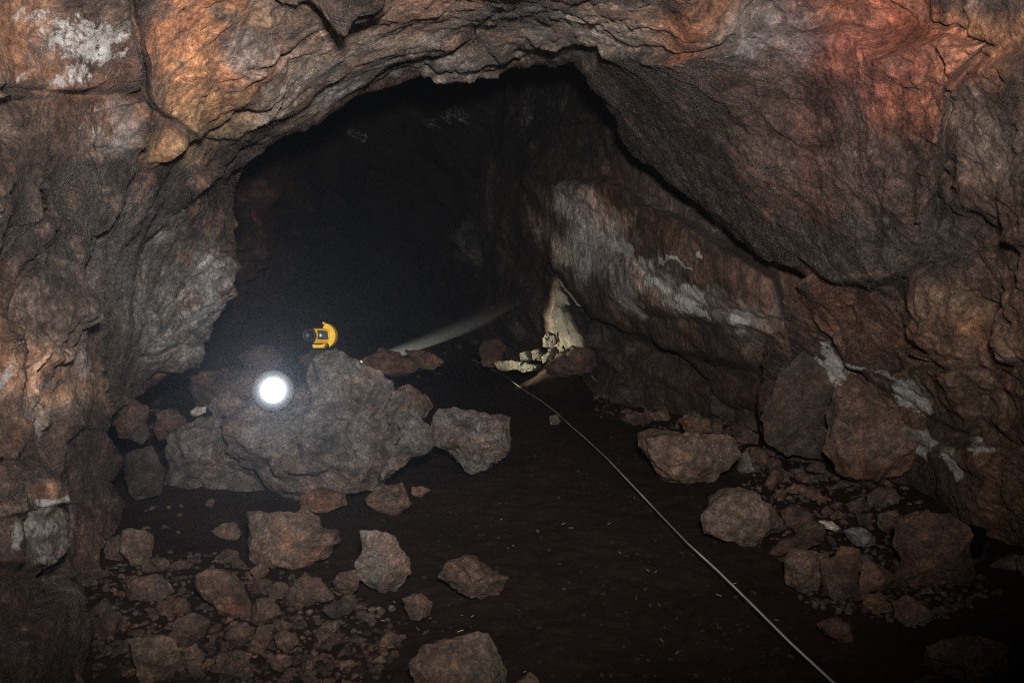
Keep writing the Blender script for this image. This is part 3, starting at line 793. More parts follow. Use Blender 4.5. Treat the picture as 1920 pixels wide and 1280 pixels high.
def rock(outline, label, col='brown', D=None, thick=0.8, sub=4, seed=None, cuts=7, crust=0.0, name='rock', group=None, cat='rock', sink=0.0, relief=1.0, back=0.3, grooves=(), veins=()):
    """one loose rock whose outline, distance and thickness are set one by one"""
    o = np.array(outline, float)
    rng = random.Random(seed if seed is not None else int(o.sum()))
    sd = rng.randrange(9999)
    ybase = o[:, 1].max()
    if D is None:
        D = gdepth(ybase)
    c = np.array([0.5 * (o[:, 0].min() + o[:, 0].max()), 0.5 * (o[:, 1].min() + o[:, 1].max())])
    wpx = np.ptp(o[:, 0]); hpx = np.ptp(o[:, 1])
    T = thick * 0.5 * min(wpx, 1.6 * hpx) / FPX * D        # half thickness, metres
    Dc = D + back * T
    v, f = ICO[sub]
    # outline radius by angle
    ang = np.arctan2(o[:, 1] - c[1], o[:, 0] - c[0]); rad = np.hypot(o[:, 0] - c[0], o[:, 1] - c[1])
    # dense resample of the polygon
    q = []
    for k in range(len(o)):
        a, b = o[k], o[(k + 1) % len(o)]
        for t in np.linspace(0, 1, 14, endpoint=False):
            q.append(a + (b - a) * t)
    q = np.array(q)
    qa = np.arctan2(q[:, 1] - c[1], q[:, 0] - c[0]); qr = np.hypot(q[:, 0] - c[0], q[:, 1] - c[1])
    s = np.argsort(qa); qa, qr = qa[s], qr[s]
    qa = np.concatenate([qa - 2 * np.pi, qa, qa + 2 * np.pi]); qr = np.tile(qr, 3)
    # the lump, flattened by shear planes in its own unit space first
    u = cut_planes(v.copy(), rng, cuts + 4, 0.42, 0.80, (0.8, (0, 0.25, -0.85)))
    u = cut_planes(u, rng, 4, 0.68, 0.88)
    rho = np.hypot(u[:, 0], u[:, 1])
    phi = np.arctan2(u[:, 1], u[:, 0])
    R = np.interp(phi, qa, qr)
    # keep the silhouette: renormalise the in-plane radius by its maximum in each direction
    nb = 72
    bi = ((phi + np.pi) / (2 * np.pi) * nb).astype(int) % nb
    mx = np.zeros(nb)
    np.maximum.at(mx, bi, rho)
    mx = np.maximum(mx, 0.35)
    mx = np.convolve(np.concatenate([mx[-2:], mx, mx[:2]]), np.ones(5) / 5, 'valid')
    fr = np.clip(rho / np.interp((phi + np.pi) / (2 * np.pi) * nb, np.arange(nb) + 0.5, mx, period=nb), 0, 1.03)
    fr = np.clip(fr, 0, 1.03) ** 0.85
    px = c[0] + R * fr * np.cos(phi); py = c[1] + R * fr * np.sin(phi)
    dz = u[:, 2]
    P = at(px, py, np.full(len(px), Dc)) + (dz * T)[:, None] * FWD
    size = max(wpx, hpx) / FPX * D
    ctr = P.mean(0)
    for (pl_, dp, wd) in grooves:
        g_ = dp * np.exp(-(d_line(px + 6 * vnoise(P * 5, sd), py + 6 * vnoise(P * 5 + 9, sd), pl_) / wd) ** 2) * (dz < 0.3)
        P = P + g_[:, None] * FWD
    nrm = P - ctr; nrm /= np.linalg.norm(nrm, axis=1, keepdims=True) + 1e-9
    a, _ = facets(P / (0.34 * size + 0.02), sd, 40, 1.0, 0.3)
    b, cb = facets(P / (0.13 * size + 0.01), sd + 3, 30, 1.0, 0.35)
    disp = size * relief * (0.055 * a + 0.024 * b) + size * 0.009 * relief * fbm(P / (0.12 * size), 5, sd + 7, 0.65)
    P = P + nrm * disp[:, None]
    base = np.array([ctr[0], ctr[1], P[:, 2].min() - sink])
    P = P - np.array([0, 0, sink])
    t = np.tile(np.array(STONE_COL[col]), (len(P), 1))
    k = rng.uniform(0.85, 1.15)
    t = t * k
    w = sstep(0.0, 0.5, fbm(P / (0.5 * size), 3, sd + 15))[:, None] * 0.55
    t = t * (1 - w) + w * t * np.array([1.25, 0.95, 0.8])
    vn = np.zeros(len(P))
    for (pl_, wt_, wd) in veins:
        vn = np.maximum(vn, wt_ * np.exp(-(d_line(px + 10 * vnoise(P * 6, sd), py + 10 * vnoise(P * 6 + 9, sd), pl_) / wd) ** 2))
    cr = np.full(len(P), crust) + 0.10 * vnoise(P / (0.3 * size), sd + 21) + vn
    ob = mesh_obj(name, P, f, M_STONE, origin=base, tint=t, crust=cr)
    tag(ob, label, cat, group)
    return ob


GB = 'big boulders beside the left wall'
rock([(416, 815), (426, 781), (470, 760), (500, 745), (540, 735), (575, 712), (572, 690), (594, 668), (622, 660), (649, 668), (691, 686), (718, 710), (753, 726), (772, 760), (801, 786), (808, 832), (783, 850), (740, 872), (729, 898), (704, 912), (677, 922), (646, 950), (600, 960), (553, 953), (512, 940), (490, 915), (462, 884), (430, 856)],
     'huge grey boulder, largest on the cave floor, under the lit lamp', 'grey', sub=5, thick=0.85, cuts=6, name='boulder', cat='boulder', group=GB, seed=5, crust=0.08, relief=1.75, veins=[([(540, 920), (600, 905), (680, 895), (700, 860)], 0.26, 16), ([(690, 760), (700, 830), (690, 880)], 0.24, 14), ([(500, 870), (600, 860), (680, 850)], 0.2, 12), ([(610, 790), (640, 785)], 0.3, 8), ([(730, 740), (760, 760)], 0.24, 14)],
     grooves=[([(745, 730), (722, 780), (715, 850), (690, 915)], 0.22, 16), ([(690, 700), (680, 790), (690, 880)], 0.07, 9), ([(545, 830), (600, 850), (660, 850)], 0.05, 14), ([(500, 880), (560, 900), (640, 890)], 0.06, 14), ([(540, 740), (600, 720), (575, 690)], 0.10, 10)])
rock([(345, 792), (405, 782), (425, 800), (422, 845), (462, 886), (492, 925), (478, 946), (420, 951), (380, 942), (292, 952), (280, 930), (300, 880), (312, 830)],
     'dark brown wedge boulder leaning on the left flank of the huge boulder', 'dust', D=5.25, sub=5, thick=0.7, cuts=6, name='boulder', cat='boulder', group=GB, seed=8, crust=0.05, relief=1.4, veins=[([(300, 935), (380, 925), (470, 930)], 0.22, 14), ([(370, 830), (390, 850)], 0.22, 12)])
rock([(350, 702), (400, 697), (440, 694), (500, 690), (525, 712), (520, 745), (470, 770), (410, 782), (360, 775), (350, 735)],
     'brown flat-topped block behind the lamp and below the grey slab', 'mud', D=6.6, sub=5, thick=0.9, name='boulder', cat='boulder', group=GB, seed=4)
rock([(392, 757), (412, 738), (432, 732), (446, 750), (470, 762), (430, 782), (400, 780)], 'small grey stone perched left of the lamp on the huge boulder', 'grey', D=5.5, sub=4)
rock([(353, 770), (366, 763), (386, 762), (384, 773), (364, 781), (355, 778)], 'white chip of stone in a dark gap left of the lamp', 'pale', D=5.6, sub=3, crust=0.35)
rock([(212, 755), (250, 750), (275, 765), (272, 792), (245, 825), (216, 822), (204, 790)], 'rounded dark stone wedged under the grey slab by the left wall', 'mud', D=5.0)
rock([(250, 800), (275, 793), (283, 815), (267, 833), (249, 826)], 'small dark round stone below the one wedged under the grey slab', 'dark', D=4.9, sub=3)
rock([(300, 770), (325, 765), (345, 790), (330, 815), (290, 830), (278, 805)], 'dark stone between the left wall and the wedge boulder', 'mud', D=5.6, sub=3)
rock([(235, 850), (285, 835), (310, 880), (296, 930), (250, 940), (225, 900)], 'dark rock standing against the foot of the left wall', 'dark', D=4.9)
rock([(442, 668), (470, 645), (510, 648), (532, 668), (515, 696), (460, 697)], 'dark rock showing behind and above the lamp', 'mud', D=7.6)
rock([(820, 768), (850, 764), (905, 775), (930, 778), (962, 783), (958, 810), (948, 845), (930, 868), (915, 886), (890, 890), (872, 885), (855, 870), (840, 845), (815, 835), (810, 810), (815, 790)],
     'pale grey angular rock standing alone on the earth right of the huge boulder', 'grey', sub=5, thick=0.8, cuts=6, seed=21, crust=0.10, relief=1.3, veins=[([(890, 790), (910, 830), (895, 850)], 0.24, 10)])
rock([(704, 912), (754, 905), (762, 925), (770, 946), (745, 968), (715, 965), (685, 950), (680, 938)], 'brown stone at the right foot of the huge boulder', 'tan', sub=4)
rock([(772, 912), (795, 911), (809, 920), (790, 931), (770, 926)], 'small brown stone between the huge boulder and the pale grey rock', 'brown', sub=3)
rock([(744, 728), (770, 722), (800, 742), (812, 760), (795, 785), (770, 765)], 'pointed tan stone leaning on the right shoulder of the huge boulder', 'tan', D=6.3, sub=4)
rock([(560, 930), (600, 915), (650, 925), (648, 950), (610, 962), (565, 955)], 'reddish flat stone tucked under the front of the huge boulder', 'orange', D=5.0, sub=4)
rock([(460, 963), (520, 962), (560, 965), (592, 980), (600, 995), (630, 997), (634, 1020), (615, 1036), (612, 1050), (590, 1060), (575, 1073), (540, 1077), (500, 1075), (475, 1070), (472, 1050), (459, 1020)],
     'large flat-faced tan slab in front of the huge boulder', 'tan', sub=5, thick=0.7, cuts=6, seed=31)
rock([(396, 996), (415, 984), (440, 981), (453, 995), (448, 1010), (418, 1019), (400, 1011)], 'small rounded tan stone left of the flat-faced slab', 'tan', sub=3)
rock([(230, 996), (265, 992), (286, 1005), (282, 1036), (272, 1072), (258, 1078), (245, 1060), (226, 1030)], 'upright brown stone at the foot of the left wall', 'brown')
rock([(366, 1076), (390, 1064), (430, 1075), (450, 1090), (468, 1130), (460, 1156), (440, 1169), (415, 1156), (385, 1130), (370, 1105)], 'brown oval rock tilted down to the right in the left rubble', 'brown', sub=5, seed=35)
rock([(524, 1136), (545, 1100), (570, 1075), (600, 1082), (629, 1105), (628, 1121), (590, 1130), (560, 1141)], 'brown stone with a ridged top just below the flat-faced slab', 'mud')
rock([(621, 1090), (640, 1072), (665, 1070), (676, 1085), (668, 1106), (645, 1118), (625, 1106)], 'round brown stone left of the two-lobed grey rock', 'brown')
rock([(672, 996), (705, 990), (740, 1005), (746, 1025), (765, 1055), (769, 1080), (755, 1105), (740, 1119), (715, 1112), (690, 1102), (670, 1086), (667, 1060), (680, 1030)],
     'two-lobed grey rock with a dark underside standing on the earth', 'dust', sub=5, seed=41, crust=0.08)
rock([(819, 1086), (835, 1055), (870, 1044), (890, 1050), (920, 1070), (954, 1082), (945, 1106), (930, 1123), (905, 1126), (870, 1111), (840, 1101)],
     'reddish brown wedge of rock alone on the earth, right of the two-lobed rock', 'tan', sub=5, seed=43)
rock([(764, 1242), (790, 1215), (830, 1203), (890, 1197), (912, 1201), (932, 1226), (953, 1266), (950, 1330), (860, 1350), (790, 1320)],
     'large smooth brown rock cut off by the bottom of the photo', 'tan', D=2.85, sub=5, seed=45)
rock([(964, 1287), (993, 1262), (1012, 1280), (1004, 1320), (970, 1320)], 'tip of a brown stone right of the smooth rock at the bottom edge', 'brown', D=2.85, sub=3)
rock([(242, 1196), (300, 1191), (325, 1200), (331, 1226), (339, 1240), (315, 1276), (270, 1292), (255, 1260)], 'tan rock with a flat top, lowest in the left rubble', 'tan', sub=5, seed=47)
rock([(340, 1221), (365, 1206), (383, 1230), (380, 1256), (360, 1266), (342, 1251)], 'brown stone touching the right side of the flat-topped tan rock', 'brown')
rock([(469, 1146), (480, 1122), (515, 1120), (526, 1150), (515, 1166), (490, 1179), (470, 1171)], 'angular brown stone right of the tilted oval rock', 'brown')
rock([(414, 1196), (430, 1175), (455, 1168), (476, 1180), (470, 1201), (450, 1214), (425, 1216)], 'dark brown stone below the tilted oval rock', 'mud')
rock([(458, 1228), (480, 1178), (510, 1172), (509, 1200), (490, 1228)], 'narrow brown stone standing on end in the left rubble', 'brown')
rock([(511, 1196), (530, 1183), (556, 1190), (561, 1205), (540, 1221), (517, 1213)], 'small four-sided brown stone with a flat lit top', 'tan')
rock([(504, 1240), (522, 1224), (544, 1232), (546, 1248), (525, 1260), (508, 1255)], 'small brown stone below the four-sided one', 'brown', sub=3)
rock([(229, 1086), (290, 1080), (306, 1095), (321, 1116), (300, 1141), (250, 1146), (229, 1130)], 'broad dull brown block near the left wall', 'mud')
rock([(284, 1150), (300, 1122), (345, 1120), (352, 1145), (330, 1166), (295, 1168)], 'brown stone between the broad block and the tilted oval rock', 'mud')
rock([(328, 1162), (360, 1150), (392, 1165), (376, 1201), (340, 1207), (322, 1190)], 'brown stone above the flat-topped tan rock', 'brown')
rock([(298, 1077), (330, 1051), (361, 1055), (356, 1079), (320, 1087)], 'brown stone lying above the broad block', 'mud')
rock([(464, 1106), (480, 1082), (509, 1090), (506, 1116), (475, 1121)], 'brown stone under the lower left corner of the flat-faced slab', 'mud')
rock([(200, 1010), (225, 1000), (232, 1040), (222, 1080), (195, 1070)], 'narrow brown stone jammed against the left wall', 'brown', D=4.1)
rock([(160, 1150), (200, 1120), (225, 1160), (215, 1220), (175, 1240), (150, 1200)], 'dark brown stone leaning on the left wall near the bottom', 'dark', D=3.25)
rock([(390, 1250), (430, 1235), (455, 1260), (445, 1300), (400, 1310)], 'brown stone at the bottom of the left rubble', 'mud', D=3.0)
rock([(600, 1140), (640, 1122), (664, 1135), (658, 1156), (622, 1164)], 'dark flat stone below the round brown stone', 'dark')
rock([(752, 1120), (790, 1112), (812, 1130), (804, 1158), (770, 1162)], 'dark reddish stone below the two-lobed rock', 'mud')

GR = 'rocks along the right side'
rock([(1202, 816), (1230, 807), (1300, 812), (1350, 812), (1379, 820), (1386, 850), (1370, 881), (1330, 906), (1290, 913), (1250, 901), (1215, 861), (1204, 840)],
     'large smooth brown rock with an overhanging front, right of the tape', 'tan', sub=5, seed=51)
rock([(1274, 786), (1310, 776), (1336, 790), (1341, 813), (1290, 817)], 'orange stone sitting behind the overhanging brown rock', 'orange', D=7.2)
rock([(1386, 852), (1405, 847), (1416, 880), (1400, 898), (1384, 890)], 'small grey stone touching the right end of the overhanging rock', 'grey', D=6.1)
rock([(1376, 812), (1400, 803), (1425, 815), (1420, 833), (1390, 837)], 'flat dark stone above the small grey stone', 'mud', D=6.9)
rock([(1315, 976), (1335, 940), (1375, 918), (1405, 916), (1430, 935), (1458, 955), (1479, 980), (1481, 1000), (1450, 1011), (1410, 1031), (1380, 1029), (1345, 1009), (1321, 996)],
     'large rounded grey-brown rock with glittering specks beside the tape', 'tan', sub=5, seed=53, crust=0.10)
rock([(1461, 956), (1490, 947), (1521, 958), (1531, 981), (1500, 1001), (1475, 999)], 'dark stone touching the right end of the glittering rock', 'mud', D=4.75)
rock([(1488, 991), (1520, 975), (1550, 985), (1546, 1016), (1500, 1017)], 'dull brown stone left of the white chip', 'brown', D=4.5)
rock([(1533, 976), (1560, 977), (1576, 990), (1571, 1001), (1550, 991)], 'white chip lying on the right rubble', 'pale', D=4.55, sub=3, crust=0.3)
rock([(1444, 1041), (1470, 1010), (1500, 1003), (1546, 1020), (1500, 1031), (1460, 1046)], 'flat brown flake of rock below the dull brown stone', 'mud', D=4.25)
rock([(1469, 1051), (1490, 1031), (1530, 1035), (1561, 1045), (1561, 1080), (1540, 1113), (1515, 1116), (1480, 1101), (1475, 1070)], 'squarish brown rock nearest the tape in the right pile', 'tan', sub=5, seed=55)
rock([(1543, 1051), (1575, 1040), (1612, 1040), (1616, 1065), (1611, 1116), (1580, 1131), (1550, 1121)], 'dark grey rock beneath the orange stone of the right pile', 'mud', seed=57)
rock([(1566, 1050), (1580, 1024), (1610, 1027), (1618, 1050), (1596, 1068)], 'orange stone on top of the dark grey rock', 'orange', D=3.95)
rock([(1630, 1045), (1665, 1070), (1692, 1086), (1660, 1106), (1611, 1117), (1615, 1075)], 'pyramid-shaped brown stone in front of the large right rock', 'brown', seed=59)
rock([(1690, 976), (1740, 961), (1790, 967), (1816, 990), (1823, 1030), (1841, 1080), (1822, 1116), (1800, 1119), (1770, 1126), (1720, 1131), (1674, 1106), (1695, 1080), (1705, 1060), (1688, 1030)],
     'largest rock of the right pile, dull brown with a broad smooth face', 'mud', sub=5, thick=0.7, seed=61, D=3.8)
rock([(1606, 963), (1640, 963), (1637, 986), (1612, 987)], 'small dark stone behind the right pile', 'mud', D=4.7, sub=3)
rock([(1643, 961), (1685, 955), (1690, 980), (1665, 1001), (1645, 986)], 'reddish stone behind the largest right rock', 'brown', D=4.55)
rock([(1583, 996), (1610, 985), (1640, 1000), (1652, 1026), (1610, 1026)], 'grey stone dusted white in the middle of the right pile', 'grey', D=4.35, crust=0.26)
rock([(1618, 1119), (1650, 1118), (1682, 1140), (1681, 1163), (1650, 1161), (1625, 1142)], 'reddish stone in front of the pyramid-shaped stone', 'orange', seed=63)
rock([(1677, 1131), (1700, 1122), (1730, 1130), (1749, 1150), (1746, 1171), (1710, 1189), (1685, 1171)], 'brown stone in front of the largest right rock', 'brown', seed=64)
rock([(1538, 1176), (1570, 1161), (1600, 1171), (1609, 1200), (1600, 1223), (1575, 1206), (1550, 1191)], 'hooked brown stone alone on the dark earth, right of the tape', 'mud', seed=65)
rock([(1756, 1226), (1790, 1210), (1830, 1199), (1870, 1205), (1900, 1215), (1930, 1245), (1940, 1320), (1850, 1340), (1758, 1320)], 'broad dark brown rock in the bottom right corner', 'mud', D=2.9, sub=5, seed=67)
rock([(1714, 1290), (1740, 1271), (1780, 1274), (1795, 1300), (1760, 1320), (1720, 1318)], 'dark stone left of the broad corner rock', 'dark', D=2.85)
rock([(1627, 931), (1645, 912), (1671, 917), (1673, 936), (1650, 949)], 'brown stone highest in the right pile', 'brown', D=5.1)
rock([(1590, 945), (1618, 930), (1630, 948), (1620, 966), (1596, 966)], 'dull stone beside the highest stone of the right pile', 'mud', D=5.0, sub=3)
rock([(1745, 1025), (1790, 990), (1850, 1010), (1860, 1060), (1830, 1090), (1770, 1085)], 'dark rock behind the largest right rock', 'dark', D=4.1)
rock([(1860, 1075), (1905, 1040), (1960, 1050), (1960, 1110), (1890, 1105)], 'brown rock at the foot of the right wall', 'mud', D=4.0)
rock([(1910, 1045), (1945, 1035), (1950, 1080), (1920, 1085)], 'tan stone cut off by the right edge', 'tan', D=3.9, sub=3)
rock([(1144, 726), (1180, 714), (1215, 735), (1223, 758), (1190, 766), (1150, 756)], 'dark rock left of the long low rock under the streaked face', 'dark', D=9.2)
rock([(1174, 716), (1230, 704), (1290, 711), (1313, 740), (1260, 763), (1215, 756)], 'long low dark rock under the streaked face', 'mud', D=9.4)
rock([(1160, 785), (1190, 770), (1226, 780), (1220, 798), (1180, 803)], 'brown stone below the long low rock', 'mud', D=8.2)
rock([(1330, 740), (1380, 735), (1430, 760), (1425, 790), (1370, 800), (1330, 775)], 'dark stone beyond the orange stone', 'dark', D=7.9)
rock([(1468, 690), (1508, 650), (1546, 655), (1583, 690), (1578, 740), (1557, 800), (1553, 862), (1500, 858), (1438, 832), (1428, 790), (1450, 740)],
     'tall dark smooth boulder leaning on the right wall under the white streak', 'dark', D=6.0, sub=5, thick=0.7, name='boulder', cat='boulder', seed=71, relief=0.8, veins=[([(1535, 655), (1552, 690), (1574, 722), (1566, 775), (1550, 800)], 0.46, 15)])
rock([(1582, 722), (1610, 700), (1642, 715), (1692, 742), (1722, 790), (1742, 850), (1702, 892), (1640, 907), (1580, 892), (1553, 850), (1560, 800)],
     'rust brown boulder slumped against the right wall', 'brown', D=5.35, sub=5, thick=0.6, name='boulder', cat='boulder', seed=73, relief=1.0, veins=[([(1590, 722), (1612, 704), (1640, 714)], 0.42, 7), ([(1690, 850), (1700, 800), (1725, 810)], 0.38, 14)])
rock([(1016, 690), (1050, 660), (1075, 648), (1110, 645), (1127, 655), (1121, 686), (1090, 706), (1050, 709)], 'dark rock in front of the torchlit stones', 'mud', D=9.9, sub=5, seed=75)
rock([(678, 672), (720, 654), (750, 660), (792, 685), (770, 702), (715, 709), (688, 696)], 'long dark rock just behind the huge boulder', 'brown', D=8.9)
rock([(758, 656), (800, 659), (834, 678), (815, 692), (780, 692)], 'flat rock behind the long dark one', 'brown', D=9.3)
rock([(894, 661), (905, 640), (935, 632), (951, 650), (941, 673), (905, 677)], 'dark rounded rock left of the torchlit stones', 'mud', D=11.6)
rock([(560, 670), (585, 655), (625, 656), (640, 668), (620, 700), (570, 700)], 'dark ledge of rock under the yellow helmet', 'dark', D=6.95)
rock([(1030, 779), (1046, 776), (1053, 790), (1046, 801), (1032, 799)], 'small grey stone beside the bend of the tape', 'grey', D=8.3, sub=3)
# stones in the torch beam
GL = 'stones lit by the torch'
rock([(1017, 634), (1026, 621), (1040, 624), (1049, 640), (1032, 652), (1018, 650)], 'rounded torchlit stone, tallest of the lit heap', 'olive', D=10.75, cuts=1, sub=4, group=GL)
rock([(1048, 640), (1060, 636), (1068, 645), (1062, 655), (1050, 653)], 'brightest torchlit stone at the foot of the rock face', 'olive', D=10.7, cuts=1, sub=4, group=GL)
rock([(1026, 655), (1040, 649), (1049, 657), (1045, 664), (1029, 662)], 'torchlit stone between the tallest and the dark rock', 'olive', D=10.6, cuts=1, sub=4, group=GL)
rock([(995, 658), (1010, 653), (1020, 666), (1016, 677), (1000, 675)], 'torchlit stone at the middle of the heap', 'olive', D=10.9, cuts=1, sub=4, group=GL)
rock([(974, 662), (993, 657), (1002, 672), (990, 680), (975, 676)], 'torchlit square stone left of the middle one', 'olive', D=11.1, cuts=1, sub=4, group=GL)
rock([(1014, 668), (1030, 660), (1044, 664), (1034, 678), (1018, 682)], 'torchlit stone behind the dark rock', 'olive', D=10.55, cuts=1, sub=4, group=GL)
rock([(926, 680), (950, 674), (988, 677), (974, 690), (948, 696), (930, 692)], 'flat torchlit slab at the left end of the heap', 'olive', D=11.0, cuts=1, sub=4, group=GL)
rock([(966, 690), (985, 680), (1015, 684), (1008, 694), (980, 698)], 'flat torchlit slab in front of the heap', 'olive', D=10.7, cuts=1, sub=4, group=GL)
rock([(900, 676), (925, 668), (945, 676), (930, 688), (905, 688)], 'dim flat stone at the edge of the torchlight', 'tan', D=11.6, sub=3, group=GL)

# ------------------------------------------------------------------ small rubble: one mesh per shape, copied
rs = random.Random(99)


def stone_mesh(seed, sub=3):
    r = random.Random(seed)
    v, f = ICO[4]
    u = cut_planes(v.copy(), r, 13, 0.34, 0.72)
    u = u * np.array([1.0, r.uniform(0.65, 0.95), r.uniform(0.5, 0.8)])
    a, _ = facets(u / 0.5, seed, 18, 1.0, 0.3)
    n = u / (np.linalg.norm(u, axis=1, keepdims=True) + 1e-9)
    u = u + n * (0.05 * a + 0.016 * fbm(u * 6, 4, seed + 3))[:, None]
    u[:, 2] -= u[:, 2].min()
    return u, f


def in_zone(poly):
    xs = [p[0] for p in poly]; ys = [p[1] for p in poly]
    while True:
        x, y = rs.uniform(min(xs), max(xs)), rs.uniform(min(ys), max(ys))
        if in_poly(np.array([x]), np.array([y]), poly)[0]:
            return x, y


protos = []
cols = ['brown', 'tan', 'brown', 'mud', 'dust', 'brown']
ZONES = [
    ([(170, 1090), (320, 1050), (560, 1080), (700, 1120), (760, 1200), (700, 1280), (180, 1285)], 100, (11, 32), 'small angular brown stone in the rubble at the foot of the left wall', 'small stones in the left rubble'),
    ([(250, 955), (440, 960), (450, 1060), (300, 1080)], 10, (7, 16), 'small brown stone on the earth before the wedge boulder', 'small stones before the wedge boulder'),
    ([(1390, 850), (1560, 880), (1700, 940), (1640, 1000), (1560, 990), (1480, 950), (1400, 910)], 74, (11, 36), 'small brown stone in the scree between the right wall and the pile', 'small stones under the right wall'),
    ([(1480, 1040), (1640, 1040), (1840, 1130), (1700, 1190), (1560, 1140)], 30, (9, 24), 'small dark stone tucked among the rocks of the right pile', 'small stones in the right pile'),
    ([(1110, 740), (1300, 760), (1420, 800), (1380, 840), (1220, 800), (1120, 780)], 46, (9, 34), 'small dark stone in the scree below the streaked rock face', 'small stones below the streaked face'),
    ([(690, 690), (880, 650), (1010, 690), (880, 700), (760, 720)], 16, (6, 15), 'small dark stone on the floor near the far end', 'small stones at the far end'),
    ([(215, 765), (330, 745), (350, 790), (300, 850), (232, 860)], 9, (16, 36), 'dark stone in the gap between the left wall and the wedge boulder', 'stones in the gap by the left wall'),
    ([(640, 1120), (830, 1100), (800, 1200), (680, 1250)], 14, (7, 16), 'small dark stone on the earth below the two-lobed rock', 'small stones below the two-lobed rock'),
]
for k in range(10):
    protos.append(stone_mesh(300 + k))
pm = []
for k, (u, f) in enumerate(protos):
    t = np.tile(np.array(STONE_COL[cols[k % len(cols)]]), (len(u), 1)) * rs.uniform(0.8, 1.15)
    ob = mesh_obj('stone', u, f, M_STONE, tint=t, crust=np.full(len(u), 0.0))
    pm.append(ob)
used = set()
for poly, n, (a, b), lab, grp in ZONES:
    for _ in range(n):
        x, y = in_zone(poly)
        D = gdepth(y)
        P = at(x, y, D)
        k = rs.randrange(len(pm))
        o = pm[k]
        if k in used:
            o = o.copy(); COL.objects.link(o)
        used.add(k)
        s = (a + (b - a) * rs.random() ** 2) / FPX * D
        gz_ = float(ground_h(P[0], P[1])[0])
        o.location = (P[0], P[1], gz_ - 0.28 * s)
        o.rotation_euler = (rs.uniform(-0.4, 0.4), rs.uniform(-0.4, 0.4), rs.uniform(0, 6.28))
        o.scale = (s, s, s)
        tag(o, lab, 'stone', grp)

# gravel: uncountable crumbs over the floor
gv_, gf_, gt_ = [], [], []
vb, fb = ICO[2][0], ICO[2][1]
vb1 = np.array(vb); nb_ = 0
small = [cut_planes(icosphere(1)[0].copy(), random.Random(k), 5, 0.55, 0.85) for k in range(6)]
fs = icosphere(1)[1]
for k in range(3100):
    z = rs.random()
    if z < 0.42: x, y = in_zone(ZONES[0][0])
    elif z < 0.74: x, y = in_zone([(1380, 840), (1560, 880), (1720, 960), (1880, 1120), (1700, 1200), (1500, 1130), (1400, 930)])
    elif z < 0.86: x, y = in_zone(ZONES[4][0])
    else: x, y = in_zone([(280, 960), (820, 900), (1050, 760), (1200, 800), (1500, 1100), (1700, 1280), (700, 1280)])
    P = at(x, y, gdepth(y)); s = rs.uniform(0.006, 0.022) * (1.0 if z < 0.86 else 0.7)
    u = small[k % 6] * np.array([1, rs.uniform(.6, 1), rs.uniform(.5, .9)]) * s
    a = rs.uniform(0, 6.28); u = u @ np.array([[math.cos(a), -math.sin(a), 0], [math.sin(a), math.cos(a), 0], [0, 0, 1]])
    gv_.append(u + np.array([P[0], P[1], float(ground_h(P[0], P[1])[0]) + 0.2 * s]))
    gf_.append(fs + len(u) * k)
    gt_.append(np.tile(np.array(STONE_COL[rs.choice(['mud', 'dark', 'brown', 'mud'])]) * rs.uniform(0.6, 1.2) * (1.0 if z < 0.86 else 0.28), (len(u), 1)))
tag(mesh_obj('gravel', np.concatenate(gv_), np.concatenate(gf_), M_STONE, tint=np.concatenate(gt_), crust=np.zeros(sum(len(x) for x in gv_)), smooth=False),
    'crumbs of brown gravel scattered over the earth floor', 'gravel', kind='stuff')

# straw and splinters on the earth
M_STRAW = plain_mat('straw', (0.20, 0.15, 0.09), 0.7)
sv, sf = [], []
for k in range(34):
    x, y = in_zone([(880, 960), (1180, 900), (1500, 1180), (1520, 1280), (980, 1280)]) if k < 26 else in_zone([(640, 1090), (900, 1120), (900, 1180), (700, 1180)])
    P = at(x, y, gdepth(y)); h = float(ground_h(P[0], P[1])[0]) + 0.012
    L_ = rs.uniform(0.004, 0.016); w = rs.uniform(0.0008, 0.002); a = rs.uniform(0, 6.28)
    c, s = math.cos(a), math.sin(a)
    b0 = len(sv)
    for (lx, ly, lz) in ((-L_, -w, 0), (L_, -w, 0.006), (L_, w, 0.006), (-L_, w, 0), (-L_, 0, 0.003), (L_, 0, 0.009)):
        sv.append((P[0] + lx * c - ly * s, P[1] + lx * s + ly * c, h + lz))
    sf += [(b0, b0 + 1, b0 + 5, b0 + 4), (b0 + 3, b0 + 4, b0 + 5, b0 + 2), (b0, b0 + 3, b0 + 2, b0 + 1), (b0, b0 + 4, b0 + 3), (b0 + 1, b0 + 2, b0 + 5)]
tag(mesh_obj('straw', np.array(sv), sf, M_STRAW, smooth=False), 'tiny pale straw splinters strewn on the dark earth', 'straw', kind='stuff')

# ------------------------------------------------------------------ measuring tape
M_TAPE = plain_mat('tape_cloth', (0.36, 0.33, 0.295), 0.55, 0.6, 2.2)
tp = [(1640, 1355), (1562, 1280), (1480, 1204), (1400, 1124), (1345, 1070), (1290, 1020), (1240, 968), (1190, 915), (1140, 862), (1095, 820), (1060, 790), (1045, 775), (1015, 752), (980, 730), (945, 704), (918, 690), (885, 674)]
fd = {1: None}
pts = []
for (x, y) in tp:
    d = gdepth(y) if y > 700 else 12.35 + (700 - y) * 0.028
    p = at(x, y, d * 0.955)
    p[2] = max(p[2], float(ground_h(p[0], p[1])[0]) + 0.006)
    pts.append(p)
pts = np.array(pts)
tt = np.arange(len(pts)); ts = np.linspace(0, len(pts) - 1, 260)
cr = np.stack([np.interp(ts, tt, pts[:, k]) for k in range(3)], 1)
ker = np.array([0, 0, 0, .2, .6, .2, 0, 0, 0])
for k in range(3):
    pad = np.concatenate([np.full(4, cr[0, k]), cr[:, k], np.full(4, cr[-1, k])])
    cr[:, k] = np.convolve(pad, ker, 'valid')
tv, tf = [], []
